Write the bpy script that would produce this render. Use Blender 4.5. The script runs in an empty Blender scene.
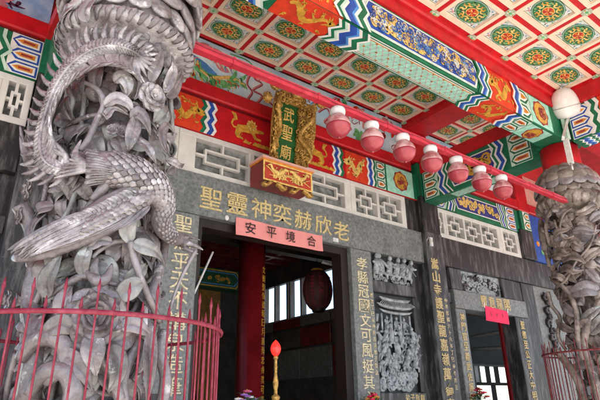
import bpy, math, random
from math import sin, cos, pi, sqrt, atan2, radians
from mathutils import Vector, Matrix

# ------------------------------------------------------------------ camera, world, sun, exposure
S = bpy.context.scene
COL = S.collection
RX = Vector((0.799395, -0.60062354, -0.01479871))      # camera right
RU = Vector((-0.21114719, -0.30391434, 0.92900642))    # camera up
RF = Vector((0.56248067, 0.73951838, 0.36976758))      # camera forward
FPX = 509.304                                          # focal length for a 600 px wide picture
cam = bpy.data.cameras.new('camera')
cam.sensor_width = 36.0
cam.lens = FPX / 600 * 36.0
cam.clip_start = 0.05
cam.clip_end = 3000
cob = bpy.data.objects.new('camera', cam)
COL.objects.link(cob)
B = -RF
cob.matrix_world = Matrix(((RX.x, RU.x, B.x, 0), (RX.y, RU.y, B.y, 0), (RX.z, RU.z, B.z, 0), (0, 0, 0, 1)))
S.camera = cob

SUN_EL, SUN_AZ = radians(52), radians(205)             # azimuth from +Y, clockwise
w = bpy.data.worlds.new('World')
S.world = w
w.use_nodes = True
nt = w.node_tree
nt.nodes.clear()
sky = nt.nodes.new('ShaderNodeTexSky')
sky.sky_type = 'NISHITA'
sky.sun_disc = False
sky.sun_elevation = SUN_EL
sky.sun_rotation = SUN_AZ
bg = nt.nodes.new('ShaderNodeBackground')
bg.inputs['Strength'].default_value = 0.13
wo = nt.nodes.new('ShaderNodeOutputWorld')
nt.links.new(sky.outputs[0], bg.inputs[0])
nt.links.new(bg.outputs[0], wo.inputs[0])
sl = bpy.data.lights.new('sun', 'SUN')
sl.energy = 5.0
sl.angle = radians(0.5)
sl.color = (1, 0.94, 0.85)
so = bpy.data.objects.new('sun', sl)
COL.objects.link(so)
sd = Vector((sin(SUN_AZ) * cos(SUN_EL), cos(SUN_AZ) * cos(SUN_EL), sin(SUN_EL)))
so.rotation_euler = sd.to_track_quat('Z', 'Y').to_euler()
S.view_settings.view_transform = 'Standard'
S.view_settings.look = 'None'
S.view_settings.gamma = 1
S.view_settings.use_curve_mapping = False
S.view_settings.exposure = 1.58
S.cycles.max_bounces = 8
S.cycles.diffuse_bounces = 5

FLOOR = -1.6                                           # eye level is z = 0

# ------------------------------------------------------------------ materials
def mat(name, col, rough=0.5, var=0.12, scale=8.0, bump=0.0, bscale=40.0, metal=0.0, spec=0.4, stretch=(1, 1, 1),
        col2=None, lo=0.4, hi=0.62, coat=0.0, detail=6.0, layers=()):
    m = bpy.data.materials.new(name)
    m.use_nodes = True
    n = m.node_tree.nodes
    l = m.node_tree.links
    p = n['Principled BSDF']
    p.inputs['Roughness'].default_value = rough
    p.inputs['Metallic'].default_value = metal
    p.inputs['Specular IOR Level'].default_value = spec
    p.inputs['Coat Weight'].default_value = coat
    p.inputs['Coat Roughness'].default_value = 0.2
    tc = n.new('ShaderNodeNewGeometry')                            # world position, so that copies do not share their stains
    mp = n.new('ShaderNodeMapping')
    mp.inputs['Scale'].default_value = stretch
    l.new(tc.outputs['Position'], mp.inputs[0])
    nz = n.new('ShaderNodeTexNoise')
    nz.inputs['Scale'].default_value = scale
    nz.inputs['Detail'].default_value = detail
    nz.inputs['Roughness'].default_value = 0.65
    l.new(mp.outputs[0], nz.inputs[0])
    cr = n.new('ShaderNodeValToRGB')
    a = [max(0, c * (1 - var)) for c in col]
    b = [min(1, c * (1 + var)) for c in col] if col2 is None else list(col2)
    cr.color_ramp.elements[0].position = lo
    cr.color_ramp.elements[1].position = hi
    cr.color_ramp.elements[0].color = (*a, 1)
    cr.color_ramp.elements[1].color = (*b, 1)
    l.new(nz.outputs[0], cr.inputs[0])
    out = cr.outputs[0]
    for i, (c3, sc, a0, a1, amt, stv) in enumerate(layers):        # grime, streaks, chips, and on carved stone painted highlights: patches with a shape of their own
        mp3 = n.new('ShaderNodeMapping')
        mp3.inputs['Scale'].default_value = stv
        mp3.inputs['Location'].default_value = (3.1 * i + 1.7, 5.3 * i, 2.2 * i)
        l.new(tc.outputs['Position'], mp3.inputs[0])
        n3 = n.new('ShaderNodeTexNoise')
        n3.inputs['Scale'].default_value = sc
        n3.inputs['Detail'].default_value = 10
        n3.inputs['Roughness'].default_value = 0.7
        l.new(mp3.outputs[0], n3.inputs[0])
        mr = n.new('ShaderNodeMapRange')
        mr.inputs['From Min'].default_value = a0
        mr.inputs['From Max'].default_value = a1
        mr.inputs['To Max'].default_value = amt
        l.new(n3.outputs[0], mr.inputs['Value'])
        mx = n.new('ShaderNodeMix')
        mx.data_type = 'RGBA'
        l.new(mr.outputs[0], mx.inputs['Factor'])
        l.new(out, mx.inputs['A'])
        mx.inputs['B'].default_value = (*c3, 1)
        out = mx.outputs['Result']
    l.new(out, p.inputs['Base Color'])
    if bump:
        n2 = n.new('ShaderNodeTexNoise')
        n2.inputs['Scale'].default_value = bscale
        n2.inputs['Detail'].default_value = 5
        l.new(tc.outputs['Position'], n2.inputs[0])
        bp = n.new('ShaderNodeBump')
        bp.inputs['Strength'].default_value = bump
        bp.inputs['Distance'].default_value = 0.02
        l.new(n2.outputs[0], bp.inputs['Height'])
        l.new(bp.outputs[0], p.inputs['Normal'])
    return m

M = {}
M['red'] = mat('red_paint', (0.50, 0.008, 0.014), 0.42, 0.16, 5, 0.06, 30, layers=(((0.24, 0.012, 0.014), 2.0, .54, .74, .55, (1, 1, 1)),))
M['rail_red'] = mat('rail_red', (0.50, 0.03, 0.05), 0.45, 0.16, 9, 0.1, 60, layers=(((0.70, 0.20, 0.20), 5.0, .55, .75, .6, (1, 1, 1)), ((0.25, 0.03, 0.03), 30.0, .62, .68, .6, (1, 1, 1)),))
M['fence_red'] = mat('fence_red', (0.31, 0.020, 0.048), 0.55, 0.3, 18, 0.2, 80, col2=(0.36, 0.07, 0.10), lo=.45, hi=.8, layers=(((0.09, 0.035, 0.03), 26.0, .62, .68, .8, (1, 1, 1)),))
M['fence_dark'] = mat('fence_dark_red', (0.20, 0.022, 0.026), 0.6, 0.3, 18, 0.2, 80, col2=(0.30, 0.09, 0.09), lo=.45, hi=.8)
M['deepred'] = mat('lacquer_red', (0.15, 0.007, 0.010), 0.3, 0.2, 4)
M['orange_red'] = mat('vermilion', (0.62, 0.045, 0.015), 0.5, 0.14, 9, layers=(((0.35, 0.03, 0.015), 3.0, .52, .72, .6, (1, 1, 1)),))
M['green'] = mat('green_paint', (0.008, 0.14, 0.065), 0.5, 0.2, 9, layers=(((0.02, 0.07, 0.04), 3.0, .55, .72, .6, (1, 1, 1)),))
M['dgreen'] = mat('dark_green', (0.01, 0.075, 0.035), 0.5, 0.2, 9)
M['medgreen'] = mat('medallion_green', (0.035, 0.17, 0.075), 0.55, 0.2, 12, layers=(((0.12, 0.10, 0.05), 3.0, .55, .72, .6, (1, 1, 1)),))
M['mint'] = mat('mint_paint', (0.34, 0.66, 0.53), 0.55, 0.14, 12)
M['teal'] = mat('teal_scale', (0.20, 0.52, 0.46), 0.5, 0.2, 22, col2=(0.45, 0.74, 0.66))
M['blue'] = mat('blue_paint', (0.02, 0.07, 0.33), 0.5, 0.2, 9)
M['lblue'] = mat('light_blue', (0.07, 0.24, 0.55), 0.5, 0.2, 9)
M['dblue'] = mat('navy', (0.035, 0.04, 0.20), 0.5, 0.25, 12)
M['white'] = mat('white_paint', (0.74, 0.73, 0.69), 0.5, 0.07, 10)
M['pgreen'] = mat('pale_green', (0.50, 0.66, 0.55), 0.55, 0.1, 10)
M['gold'] = mat('gold_paint', (0.62, 0.34, 0.05), 0.4, 0.25, 14, metal=0.15)
M['goldy'] = mat('gold_leaf', (0.50, 0.29, 0.075), 0.4, 0.4, 30, metal=0.4, bump=0.3, bscale=90)
M['ygold'] = mat('yellow_gold', (0.72, 0.48, 0.14), 0.5, 0.22, 20)
M['orange'] = mat('orange_paint', (0.62, 0.22, 0.03), 0.5, 0.2, 16)
M['cream'] = mat('cream_paint', (0.80, 0.61, 0.46), 0.6, 0.06, 7, layers=(((0.52, 0.38, 0.28), 1.7, .55, .75, .6, (1, 1, 1)),))
M['salmon'] = mat('salmon', (0.66, 0.36, 0.29), 0.6, 0.08, 7)
M['skyblue'] = mat('mural_blue', (0.50, 0.77, 0.95), 0.6, 0.1, 2.2, col2=(0.80, 0.92, 0.98))
M['deepsky'] = mat('mural_deep_blue', (0.20, 0.42, 0.74), 0.6, 0.1, 2.0, col2=(0.48, 0.66, 0.84))
M['lilac'] = mat('pale_lilac', (0.60, 0.64, 0.62), 0.6, 0.1, 12)
M['boss'] = mat('boss_grey_green', (0.40, 0.42, 0.30), 0.6, 0.15, 20)
M['pink'] = mat('pink_paint', (0.66, 0.22, 0.24), 0.6, 0.2, 14)
M['maroon'] = mat('maroon_paint', (0.30, 0.03, 0.04), 0.55, 0.2, 14)
M['leafgreen'] = mat('leaf_green_paint', (0.14, 0.42, 0.15), 0.6, 0.25, 14)
M['plum'] = mat('plum_branch_paint', (0.10, 0.03, 0.08), 0.6, 0.2, 14)
M['granite'] = mat('grey_granite', (0.125, 0.135, 0.132), 0.42, 0.3, 22, 0.1, 90, col2=(0.27, 0.28, 0.272), lo=0.32, hi=0.72, detail=14, layers=(((0.055, 0.06, 0.062), 2.2, .50, .72, .6, (1, 1, .5)), ((0.36, 0.38, 0.37), 3.0, .60, .76, .55, (1, 1, .4)),))
M['darkstone'] = mat('dark_slate', (0.024, 0.022, 0.023), 0.42, 0.3, 13, 0.12, 60, col2=(0.20, 0.19, 0.19), stretch=(1, 1, 0.16), lo=0.50, hi=0.82, layers=(((0.16, 0.16, 0.165), 40.0, .60, .72, .5, (1, 1, 1)), ((0.24, 0.235, 0.235), 7.0, .62, .74, .5, (1, 1, .12))), detail=10)
M['midstone'] = mat('weathered_slate', (0.036, 0.035, 0.038), 0.42, 0.3, 12, 0.12, 60, col2=(0.22, 0.215, 0.22), stretch=(1, 1, 0.2), lo=0.46, hi=0.80, layers=(((0.18, 0.18, 0.19), 40.0, .58, .72, .5, (1, 1, 1)), ((0.28, 0.28, 0.285), 7.0, .60, .74, .5, (1, 1, .15))), detail=10)
M['relief'] = mat('relief_stone', (0.19, 0.215, 0.23), 0.38, 0.3, 12, 0.2, 60, col2=(0.46, 0.495, 0.515), lo=0.32, hi=0.7)
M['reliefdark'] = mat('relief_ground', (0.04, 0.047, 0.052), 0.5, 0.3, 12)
M['plaster'] = mat('white_plaster', (0.62, 0.60, 0.57), 0.6, 0.09, 3, 0.05, 30, layers=(((0.40, 0.38, 0.34), 4.0, .55, .75, .6, (1, 1, .4)),))
M['lattback'] = mat('lattice_backing', (0.16, 0.165, 0.16), 0.7, 0.3, 6, col2=(0.30, 0.31, 0.30))
M['carved'] = mat('carved_stone', (0.135, 0.108, 0.108), 0.26, 0.3, 4.5, 0.35, 42, col2=(0.37, 0.333, 0.338), lo=0.32, hi=0.76, detail=10, spec=0.55, coat=0.25, layers=(((0.045, 0.036, 0.034), 4.0, .50, .66, .8, (1, 1, .7)), ((0.66, 0.645, 0.63), 9.0, .60, .70, .75, (1, 1, 1)),))  # pale spots put white highlights into the stone colour
M['carvedlight'] = mat('carved_stone_pale', (0.20, 0.17, 0.168), 0.2, 0.25, 6, 0.35, 50, col2=(0.60, 0.57, 0.57), lo=0.40, hi=0.72, detail=10, spec=0.6, coat=0.35, layers=(((0.06, 0.048, 0.045), 5.0, .54, .68, .75, (1, 1, .7)), ((0.78, 0.77, 0.76), 8.0, .56, .66, .85, (1, 1, 1)),))  # its near-white spots are painted highlights too
M['carvedgreen'] = mat('carved_stone_mossy', (0.17, 0.135, 0.125), 0.3, 0.3, 6, 0.36, 42, col2=(0.38, 0.385, 0.36), lo=0.3, hi=0.7, detail=10, spec=0.5, coat=0.2, layers=(((0.045, 0.036, 0.034), 4.0, .50, .66, .8, (1, 1, .7)), ((0.60, 0.63, 0.60), 9.0, .58, .70, .8, (1, 1, 1)),))  # pale greenish spots stand for highlights on the leaves
M['carvedbrown'] = mat('carved_stone_brown', (0.14, 0.10, 0.08), 0.42, 0.3, 6, 0.4, 42, col2=(0.44, 0.365, 0.325), lo=0.35, hi=0.72, detail=10, spec=0.4, layers=(((0.035, 0.026, 0.022), 4.0, .50, .66, .85, (1, 1, .7)), ((0.56, 0.51, 0.47), 8.0, .58, .70, .7, (1, 1, 1)),))  # same painted highlights, in pale brown spots
M['gildtext'] = mat('gilded_letters', (0.58, 0.45, 0.21), 0.55, 0.25, 40, layers=(((0.17, 0.16, 0.14), 16.0, .54, .66, .75, (1, 1, 1)),))
M['paletext'] = mat('faded_gilded_letters', (0.66, 0.57, 0.36), 0.5, 0.25, 30, layers=(((0.24, 0.24, 0.22), 16.0, .50, .64, .75, (1, 1, 1)),))
M['boardgreen'] = mat('board_green', (0.016, 0.10, 0.022), 0.45, 0.15, 9)
M['banner'] = mat('pink_paper', (0.74, 0.27, 0.25), 0.7, 0.05, 4)
M['redpaper'] = mat('red_paper', (0.78, 0.015, 0.09), 0.6, 0.06, 4)
M['tan'] = mat('old_tan_paint', (0.42, 0.25, 0.17), 0.5, 0.2, 14)
M['brick'] = mat('brick_red_paint', (0.42, 0.045, 0.025), 0.5, 0.2, 10)
M['ink'] = mat('ink', (0.02, 0.012, 0.012), 0.6, 0.1, 9)
M['globe'] = mat('red_frosted_glass', (0.38, 0.028, 0.045), 0.28, 0.25, 7, coat=0.2, col2=(0.45, 0.075, 0.09), lo=.35, hi=.75)
M['globedust'] = mat('dusty_glass', (0.44, 0.12, 0.13), 0.4, 0.2, 9, col2=(0.58, 0.36, 0.35))
M['porcelain'] = mat('white_porcelain', (0.60, 0.59, 0.57), 0.3, 0.08, 12, col2=(0.74, 0.73, 0.71))
M['lampwhite'] = mat('lamp_shell', (0.74, 0.66, 0.62), 0.35, 0.06, 4, col2=(0.82, 0.79, 0.77), coat=0.2, layers=(((0.62, 0.50, 0.44), 5.0, .52, .7, .6, (1, 1, .4)),))
M['metal'] = mat('galvanised_metal', (0.55, 0.54, 0.52), 0.4, 0.12, 12, metal=0.5)
M['darkwood'] = mat('dark_wood', (0.022, 0.013, 0.011), 0.5, 0.3, 6, stretch=(1, 1, 0.15))
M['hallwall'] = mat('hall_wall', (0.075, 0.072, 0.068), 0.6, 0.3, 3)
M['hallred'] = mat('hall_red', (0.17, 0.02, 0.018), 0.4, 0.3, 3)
M['ochre'] = mat('ochre_curtain', (0.45, 0.24, 0.06), 0.6, 0.3, 6)
M['room'] = mat('side_room_plaster', (0.30, 0.34, 0.34), 0.7, 0.12, 2)
M['concrete'] = mat('courtyard_concrete', (0.50, 0.475, 0.43), 0.8, 0.15, 1.5, 0.1, 30)
M['rooftile'] = mat('roof_tile', (0.30, 0.12, 0.05), 0.6, 0.2, 4)
M['purple'] = mat('purple_petals', (0.30, 0.12, 0.42), 0.6, 0.2, 20)
M['fpink'] = mat('pink_petals', (0.62, 0.10, 0.20), 0.6, 0.2, 20)
M['foliage'] = mat('leaves', (0.03, 0.10, 0.03), 0.6, 0.3, 20)
M['lanternred'] = mat('lantern_cloth', (0.085, 0.028, 0.026), 0.6, 0.25, 5)
M['cable'] = mat('cable_grey', (0.45, 0.44, 0.42), 0.5, 0.1, 9)
# lit red bulb of the altar lamp
def bulb_mat():
    m = bpy.data.materials.new('lit_red_bulb')
    m.use_nodes = True
    p = m.node_tree.nodes['Principled BSDF']
    p.inputs['Base Color'].default_value = (0.8, 0.02, 0.02, 1)
    p.inputs['Roughness'].default_value = 0.2
    p.inputs['Emission Color'].default_value = (1, 0.03, 0.02, 1)
    p.inputs['Emission Strength'].default_value = 0.45
    return m
M['bulb'] = bulb_mat()

# ------------------------------------------------------------------ mesh builder
XF, YF, ZF = Vector((1, 0, 0)), Vector((0, 1, 0)), Vector((0, 0, 1))
class Frame:                      # a plane: origin, u, v and outward normal n
    def __init__(s, o, u, v):
        s.o, s.u, s.v = Vector(o), Vector(u).normalized(), Vector(v).normalized()
        s.n = s.u.cross(s.v).normalized()
    def p(s, a, b, d=0.0):
        return s.o + s.u * a + s.v * b + s.n * d
def front(y): return Frame((0, y, 0), (1, 0, 0), (0, 0, 1))        # faces the courtyard, u = x, v = z
def under(z): return Frame((0, 0, z), (1, 0, 0), (0, -1, 0))       # faces down, u = x, v = -y
def leftside(x): return Frame((x, 0, 0), (0, -1, 0), (0, 0, 1))    # faces -x, u = -y, v = z

class MB:
    def __init__(s, mirror=None):
        s.v, s.f, s.m, s.s, s.mats, s.mir = [], [], [], [], [], mirror
    def mi(s, k):
        if k not in s.mats: s.mats.append(k)
        return s.mats.index(k)
    def add(s, vs, fs, k, smooth=False):
        b = len(s.v)
        i = s.mi(k)
        for p in vs:
            s.v.append((s.mir - p[0], p[1], p[2]) if s.mir is not None else (p[0], p[1], p[2]))
        for f in fs:
            f = [b + q for q in f]
            s.f.append(f[::-1] if s.mir is not None else f)
            s.m.append(i)
            s.s.append(smooth)
    def box(s, x0, x1, y0, y1, z0, z1, k):
        v = [(x, y, z) for z in (z0, z1) for y in (y0, y1) for x in (x0, x1)]
        s.add(v, [(0, 2, 3, 1), (4, 5, 7, 6), (0, 1, 5, 4), (2, 6, 7, 3), (0, 4, 6, 2), (1, 3, 7, 5)], k)
    def bevbox(s, x0, x1, y0, y1, z0, z1, k, b=0.012):
        # box with chamfered vertical/horizontal edges on the courtyard side (-y)
        v = []
        for z, e in ((z0, b), (z1, -b)):
            pass
        pts = lambda i: [(x0 + i, z0 + i), (x1 - i, z0 + i), (x1 - i, z1 - i), (x0 + i, z1 - i)]
        rings = [(pts(b), y0), (pts(0), y0 + b), (pts(0), y1)]
        vs = [(a, y, c) for r, y in rings for a, c in r]
        fs = [(0, 1, 2, 3), (11, 10, 9, 8)]
        for r in range(2):
            for q in range(4):
                a, c = r * 4 + q, r * 4 + (q + 1) % 4
                fs.append((a, a + 4, c + 4, c))
        s.add(vs, fs, k)
    def sheet(s, pts, fr, d, k):
        s.add([fr.p(a, b, d) for a, b in pts], [tuple(range(len(pts)))], k)
    def rect(s, u0, u1, v0, v1, fr, d, k):
        s.sheet([(u0, v0), (u1, v0), (u1, v1), (u0, v1)], fr, d, k)
    def prism(s, pts, fr, d0, d1, k):
        n = len(pts)
        vs = [fr.p(a, b, d0) for a, b in pts] + [fr.p(a, b, d1) for a, b in pts]
        fs = [tuple(range(n, 2 * n)), tuple(range(n))[::-1]]
        fs += [(i, (i + 1) % n, n + (i + 1) % n, n + i) for i in range(n)]
        s.add(vs, fs, k)
    def disc(s, cu, cv, ru, rv, fr, d, k, n=28):
        s.sheet([(cu + ru * cos(2 * pi * i / n), cv + rv * sin(2 * pi * i / n)) for i in range(n)], fr, d, k)
    def strip(s, pts, ws, fr, d, k):
        n = len(pts)
        if not hasattr(ws, '__len__'): ws = [ws] * n
        vs = []
        for i, (a, b) in enumerate(pts):
            p0, p1 = pts[max(0, i - 1)], pts[min(n - 1, i + 1)]
            tx, ty = p1[0] - p0[0], p1[1] - p0[1]
            L = sqrt(tx * tx + ty * ty) or 1
            nx, ny = -ty / L, tx / L
            vs += [fr.p(a + nx * ws[i], b + ny * ws[i], d), fr.p(a - nx * ws[i], b - ny * ws[i], d)]
        s.add(vs, [(2 * i, 2 * i + 1, 2 * i + 3, 2 * i + 2) for i in range(n - 1)], k)
    def tube(s, pts, ra, k, rb=None, nrm=None, seg=8, prof=None, smooth=True):
        # swept section; ra across the surface, rb along the given outward normals
        n = len(pts)
        pts = [Vector(p) for p in pts]
        if not hasattr(ra, '__len__'): ra = [ra] * n
        rb = ra if rb is None else ([rb] * n if not hasattr(rb, '__len__') else rb)
        if prof is None: prof = [(cos(2 * pi * j / seg), sin(2 * pi * j / seg)) for j in range(seg)]
        g = len(prof)
        vs = []
        last = None
        for i in range(n):
            t = pts[min(n - 1, i + 1)] - pts[max(0, i - 1)]
            if t.length < 1e-9: t = Vector((0, 0, 1))
            t.normalize()
            if nrm is not None: q = Vector(nrm[i] if isinstance(nrm, list) else nrm)
            else: q = last if last is not None else (XF if abs(t.x) < 0.8 else ZF)
            q = q - t * q.dot(t)
            if q.length < 1e-6: q = t.orthogonal()
            q.normalize()
            last = q
            b = t.cross(q)
            vs += [pts[i] + b * (ra[i] * a) + q * (rb[i] * c) for a, c in prof]
        fs = [(i * g + j, i * g + (j + 1) % g, (i + 1) * g + (j + 1) % g, (i + 1) * g + j) for i in range(n - 1) for j in range(g)]
        fs += [tuple(range(g))[::-1], tuple((n - 1) * g + j for j in range(g))]
        s.add(vs, fs, k, smooth)
    def lathe(s, prof, c, k, seg=24, smooth=True):
        c = Vector(c)
        vs = [c + Vector((r * cos(2 * pi * j / seg), r * sin(2 * pi * j / seg), z)) for r, z in prof for j in range(seg)]
        n = len(prof)
        fs = [(i * seg + j, i * seg + (j + 1) % seg, (i + 1) * seg + (j + 1) % seg, (i + 1) * seg + j) for i in range(n - 1) for j in range(seg)]
        fs += [tuple(range(seg))[::-1], tuple((n - 1) * seg + j for j in range(seg))]
        s.add(vs, fs, k, smooth)
    def ell(s, c, r, k, ax=None, nu=10, nv=7):
        c = Vector(c)
        if not hasattr(r, '__len__'): r = (r, r, r)
        a, b, d = ax if ax else (XF, YF, ZF)
        vs = []
        for i in range(nv + 1):
            ph = pi * i / nv
            for j in range(nu):
                th = 2 * pi * j / nu
                vs.append(c + a * (r[0] * sin(ph) * cos(th)) + b * (r[1] * sin(ph) * sin(th)) + d * (r[2] * cos(ph)))
        fs = [(i * nu + j, (i + 1) * nu + j, (i + 1) * nu + (j + 1) % nu, i * nu + (j + 1) % nu) for i in range(nv) for j in range(nu)]
        s.add(vs, fs, k, True)
    def glyph(s, ch, cu, cv, wd, ht, fr, d, k, th=0.012, bold=0.0, flip=False):
        vs, fs = glyph_data(ch, bold)
        sg = -1 if flip else 1
        s.add([fr.p(cu + sg * x * wd, cv + y * ht, d + th * z) for x, y, z in vs], [f[::-1] if flip else f for f in fs], k)
    def mesh(s, name, org=(0, 0, 0)):
        me = bpy.data.meshes.new(name)
        me.from_pydata([(a - org[0], b - org[1], c - org[2]) for a, b, c in s.v], [], s.f)
        for k in s.mats: me.materials.append(M[k])
        me.polygons.foreach_set('material_index', s.m)
        me.polygons.foreach_set('use_smooth', s.s)
        me.update()
        return me
    def build(s, name, parent=None, label=None, cat=None, group=None, kind=None):
        if parent: org = abs_loc(parent)
        elif kind == 'structure': org = (0, 0, 0)
        else:                                                       # a thing of one mesh: origin at the middle of its base
            q = list(zip(*s.v))
            org = ((min(q[0]) + max(q[0])) / 2, (min(q[1]) + max(q[1])) / 2, min(q[2]))
        o = bpy.data.objects.new(name, s.mesh(name, org))
        COL.objects.link(o)
        if parent: o.parent = parent
        else: o.location = org
        tag(o, label, cat, group, kind)
        return o
def abs_loc(o):
    l = Vector(o.location)
    p = o.parent
    while p:
        l += p.location
        p = p.parent
    return l
def tag(o, label=None, cat=None, group=None, kind=None):
    for a, b in (('label', label), ('category', cat), ('group', group), ('kind', kind)):
        if b: o[a] = b
    return o
def thing(name, label, cat, loc=(0, 0, 0), group=None):
    o = bpy.data.objects.new(name, None)
    o.empty_display_size = 0.1
    o.location = loc
    COL.objects.link(o)
    return tag(o, label, cat, group)

GL = {}
def glyph_data(ch, bold=0.0):                                      # one written character as a thin solid, centred, one unit high and wide
    key = (ch, bold)
    if key in GL: return GL[key]
    cu = bpy.data.curves.new('glyph', 'FONT')
    cu.body = ch
    cu.resolution_u = 3
    cu.extrude = 0.5
    cu.offset = bold
    ob = bpy.data.objects.new('glyph', cu)
    COL.objects.link(ob)
    dg = bpy.context.evaluated_depsgraph_get()
    me = bpy.data.meshes.new_from_object(ob.evaluated_get(dg))
    vs = [tuple(v.co) for v in me.vertices]
    fs = [tuple(p.vertices) for p in me.polygons]
    bpy.data.objects.remove(ob)
    bpy.data.curves.remove(cu)
    bpy.data.meshes.remove(me)
    x0, x1 = min(v[0] for v in vs), max(v[0] for v in vs)
    y0, y1 = min(v[1] for v in vs), max(v[1] for v in vs)
    W, H = max(x1 - x0, 0.5), max(y1 - y0, 0.5)
    GL[key] = ([((x - (x0 + x1) / 2) / W, (y - (y0 + y1) / 2) / H, z + 0.5) for x, y, z in vs], fs)
    return GL[key]

# survey of the photograph: directions of picture points, met with real surfaces at their real distance
def ray(x, y):
    return RX * ((x - 300) / FPX) - RU * ((y - 200) / FPX) + RF
def onY(x, y, Y):
    d = ray(x, y)
    return d * (Y / d.y)
def T(x, y, Y=6.0):
    p = onY(x, y, Y)
    return (p.x, p.z)

def smooth_path(P, sub=4):
    P = [Vector(p) for p in P]
    n = len(P)
    Q = []
    for i in range(n - 1):
        p0, p1, p2, p3 = P[max(0, i - 1)], P[i], P[i + 1], P[min(n - 1, i + 2)]
        for j in range(sub):
            t = j / sub
            Q.append(.5 * ((2 * p1) + (-p0 + p2) * t + (2 * p0 - 5 * p1 + 4 * p2 - p3) * t * t + (-p0 + 3 * p1 - 3 * p2 + p3) * t ** 3))
    Q.append(P[-1])
    return Q
# ------------------------------------------------------------------ painted ornament
def scrolls(mb, fr, u0, u1, v0, v1, d, k, n, seed, wd=None, rmax=None):
    r = random.Random(seed)
    H = min(u1 - u0, v1 - v0)
    wd = wd or H * 0.045
    for i in range(n):
        R = min(r.uniform(0.13, 0.30) * H, rmax or 9)
        cu, cv = r.uniform(u0 + R, u1 - R), r.uniform(v0 + R, v1 - R)
        a0, sg, tr = r.uniform(0, 2 * pi), r.choice((-1, 1)), r.uniform(0.9, 1.7)
        pts, ws = [], []
        m = 13
        for j in range(m):
            t = j / (m - 1)
            rr = R * (1 - 0.82 * t)
            a = a0 + sg * t * tr * 2 * pi
            pts.append((cu + rr * cos(a), cv + rr * sin(a)))
            ws.append(wd * (0.35 + 1.0 * sin(pi * min(1, t * 1.15))))
        mb.strip(pts, ws, fr, d + 0.0004 * (i % 9), k)
        for q in range(2):
            j = r.randrange(1, m - 3)
            a = r.uniform(0, 2 * pi)
            L = R * r.uniform(0.35, 0.75)
            p = pts[j]
            e = (min(u1, max(u0, p[0] + L * cos(a))), min(v1, max(v0, p[1] + L * sin(a))))
            mid = ((p[0] + e[0]) / 2 + L * 0.15, (p[1] + e[1]) / 2)
            mb.strip([p, mid, e], [wd * 0.5, wd * 1.0, wd * 0.1], fr, d + 0.0004 * ((i + 4) % 9), k)
def dragon(mb, fr, cu, cv, w, h, d, k, seed, sx=1):
    r = random.Random(seed)
    n = 26
    pts, ws = [], []
    for i in range(n):
        t = i / (n - 1)
        pts.append((cu + sx * w * (t - 0.5) * 0.85, cv + h * 0.25 * sin(t * 2.6 * pi + 0.6) * (1 - 0.35 * t)))
        ws.append(h * (0.02 + 0.075 * sin(pi * min(1, 0.12 + t * 0.9)) + 0.02 * (i % 2)))
    mb.strip(pts, ws, fr, d, k)
    for i in range(2, n - 2):
        p, q = pts[i], pts[i + 1]
        mb.strip([(p[0] - sx * ws[i] * .3, p[1] - ws[i] * .7), (p[0] + sx * ws[i] * .3, p[1]), (p[0] - sx * ws[i] * .3, p[1] + ws[i] * .7)], [.001, .0035, .001], fr, d + .0004, 'orange')
    hx, hy = pts[-1]
    mb.sheet([(hx + sx * h * a, hy + h * b) for a, b in ((-.10, -.09), (.06, -.13), (.22, -.05), (.13, 0.0), (.22, .05), (.10, .10), (.0, .14), (-.10, .10))], fr, d + 0.0006, k)
    for a, b in ((-.22, .25), (-.12, .30), (-.28, .1), (-.25, -.18)):
        mb.strip([(hx, hy), (hx + sx * h * a * .6, hy + h * b * .5), (hx + sx * h * a, hy + h * b)], [h * .03, h * .03, h * .004], fr, d + 0.001, k)
    for t in (0.25, 0.38, 0.62, 0.74):
        p = pts[int(t * n)]
        sg = r.choice((-1, 1))
        e = (p[0] + sx * h * r.uniform(-.15, .2), p[1] + sg * h * .22)
        mb.strip([p, ((p[0] + e[0]) / 2 + h * .05, (p[1] + e[1]) / 2), e], [h * .05, h * .035, h * .025], fr, d + 0.0013, k)
        for q in (-.8, 0, .8):
            a = sg * pi / 2 + q
            mb.strip([e, (e[0] + h * .1 * cos(a), e[1] + h * .1 * sin(a))], [h * .022, h * .004], fr, d + 0.0016, k)
    for i in range(9):
        t = r.random()
        p = pts[int(t * (n - 1))]
        bx, by = p[0] + r.uniform(-.1, .1) * h, cv + r.choice((-1, 1)) * h * r.uniform(.24, .38)
        a = r.uniform(0, 2 * pi)
        q = [(bx + h * .1 * s_ * cos(a + s_ * 1.6), by + h * .1 * s_ * sin(a + s_ * 1.6)) for s_ in (0, .35, .7, 1, 1.25)]
        mb.strip(q, [h * .02, h * .03, h * .028, h * .018, h * .003], fr, d + 0.0019, k)
ZIG = [(0, 0), (.17, .5), (.34, 0), (.5, .5), (.67, 0), (.84, .5), (1, 0)]
def zigzag(mb, fr, u0, v0, v1, stripes, amp, d, pat=ZIG):
    # neighbouring bands of paint that step up the face together
    u = u0
    for k, wd in stripes:
        vs, fs = [], []
        for q, (t, a) in enumerate(pat):
            v = v0 + (v1 - v0) * t
            vs += [fr.p(u + a * amp, v, d), fr.p(u + wd + a * amp, v, d)]
        fs = [(2 * i, 2 * i + 1, 2 * i + 3, 2 * i + 2) for i in range(len(pat) - 1)]
        mb.add(vs, fs, k)
        u += wd
    return u
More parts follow.
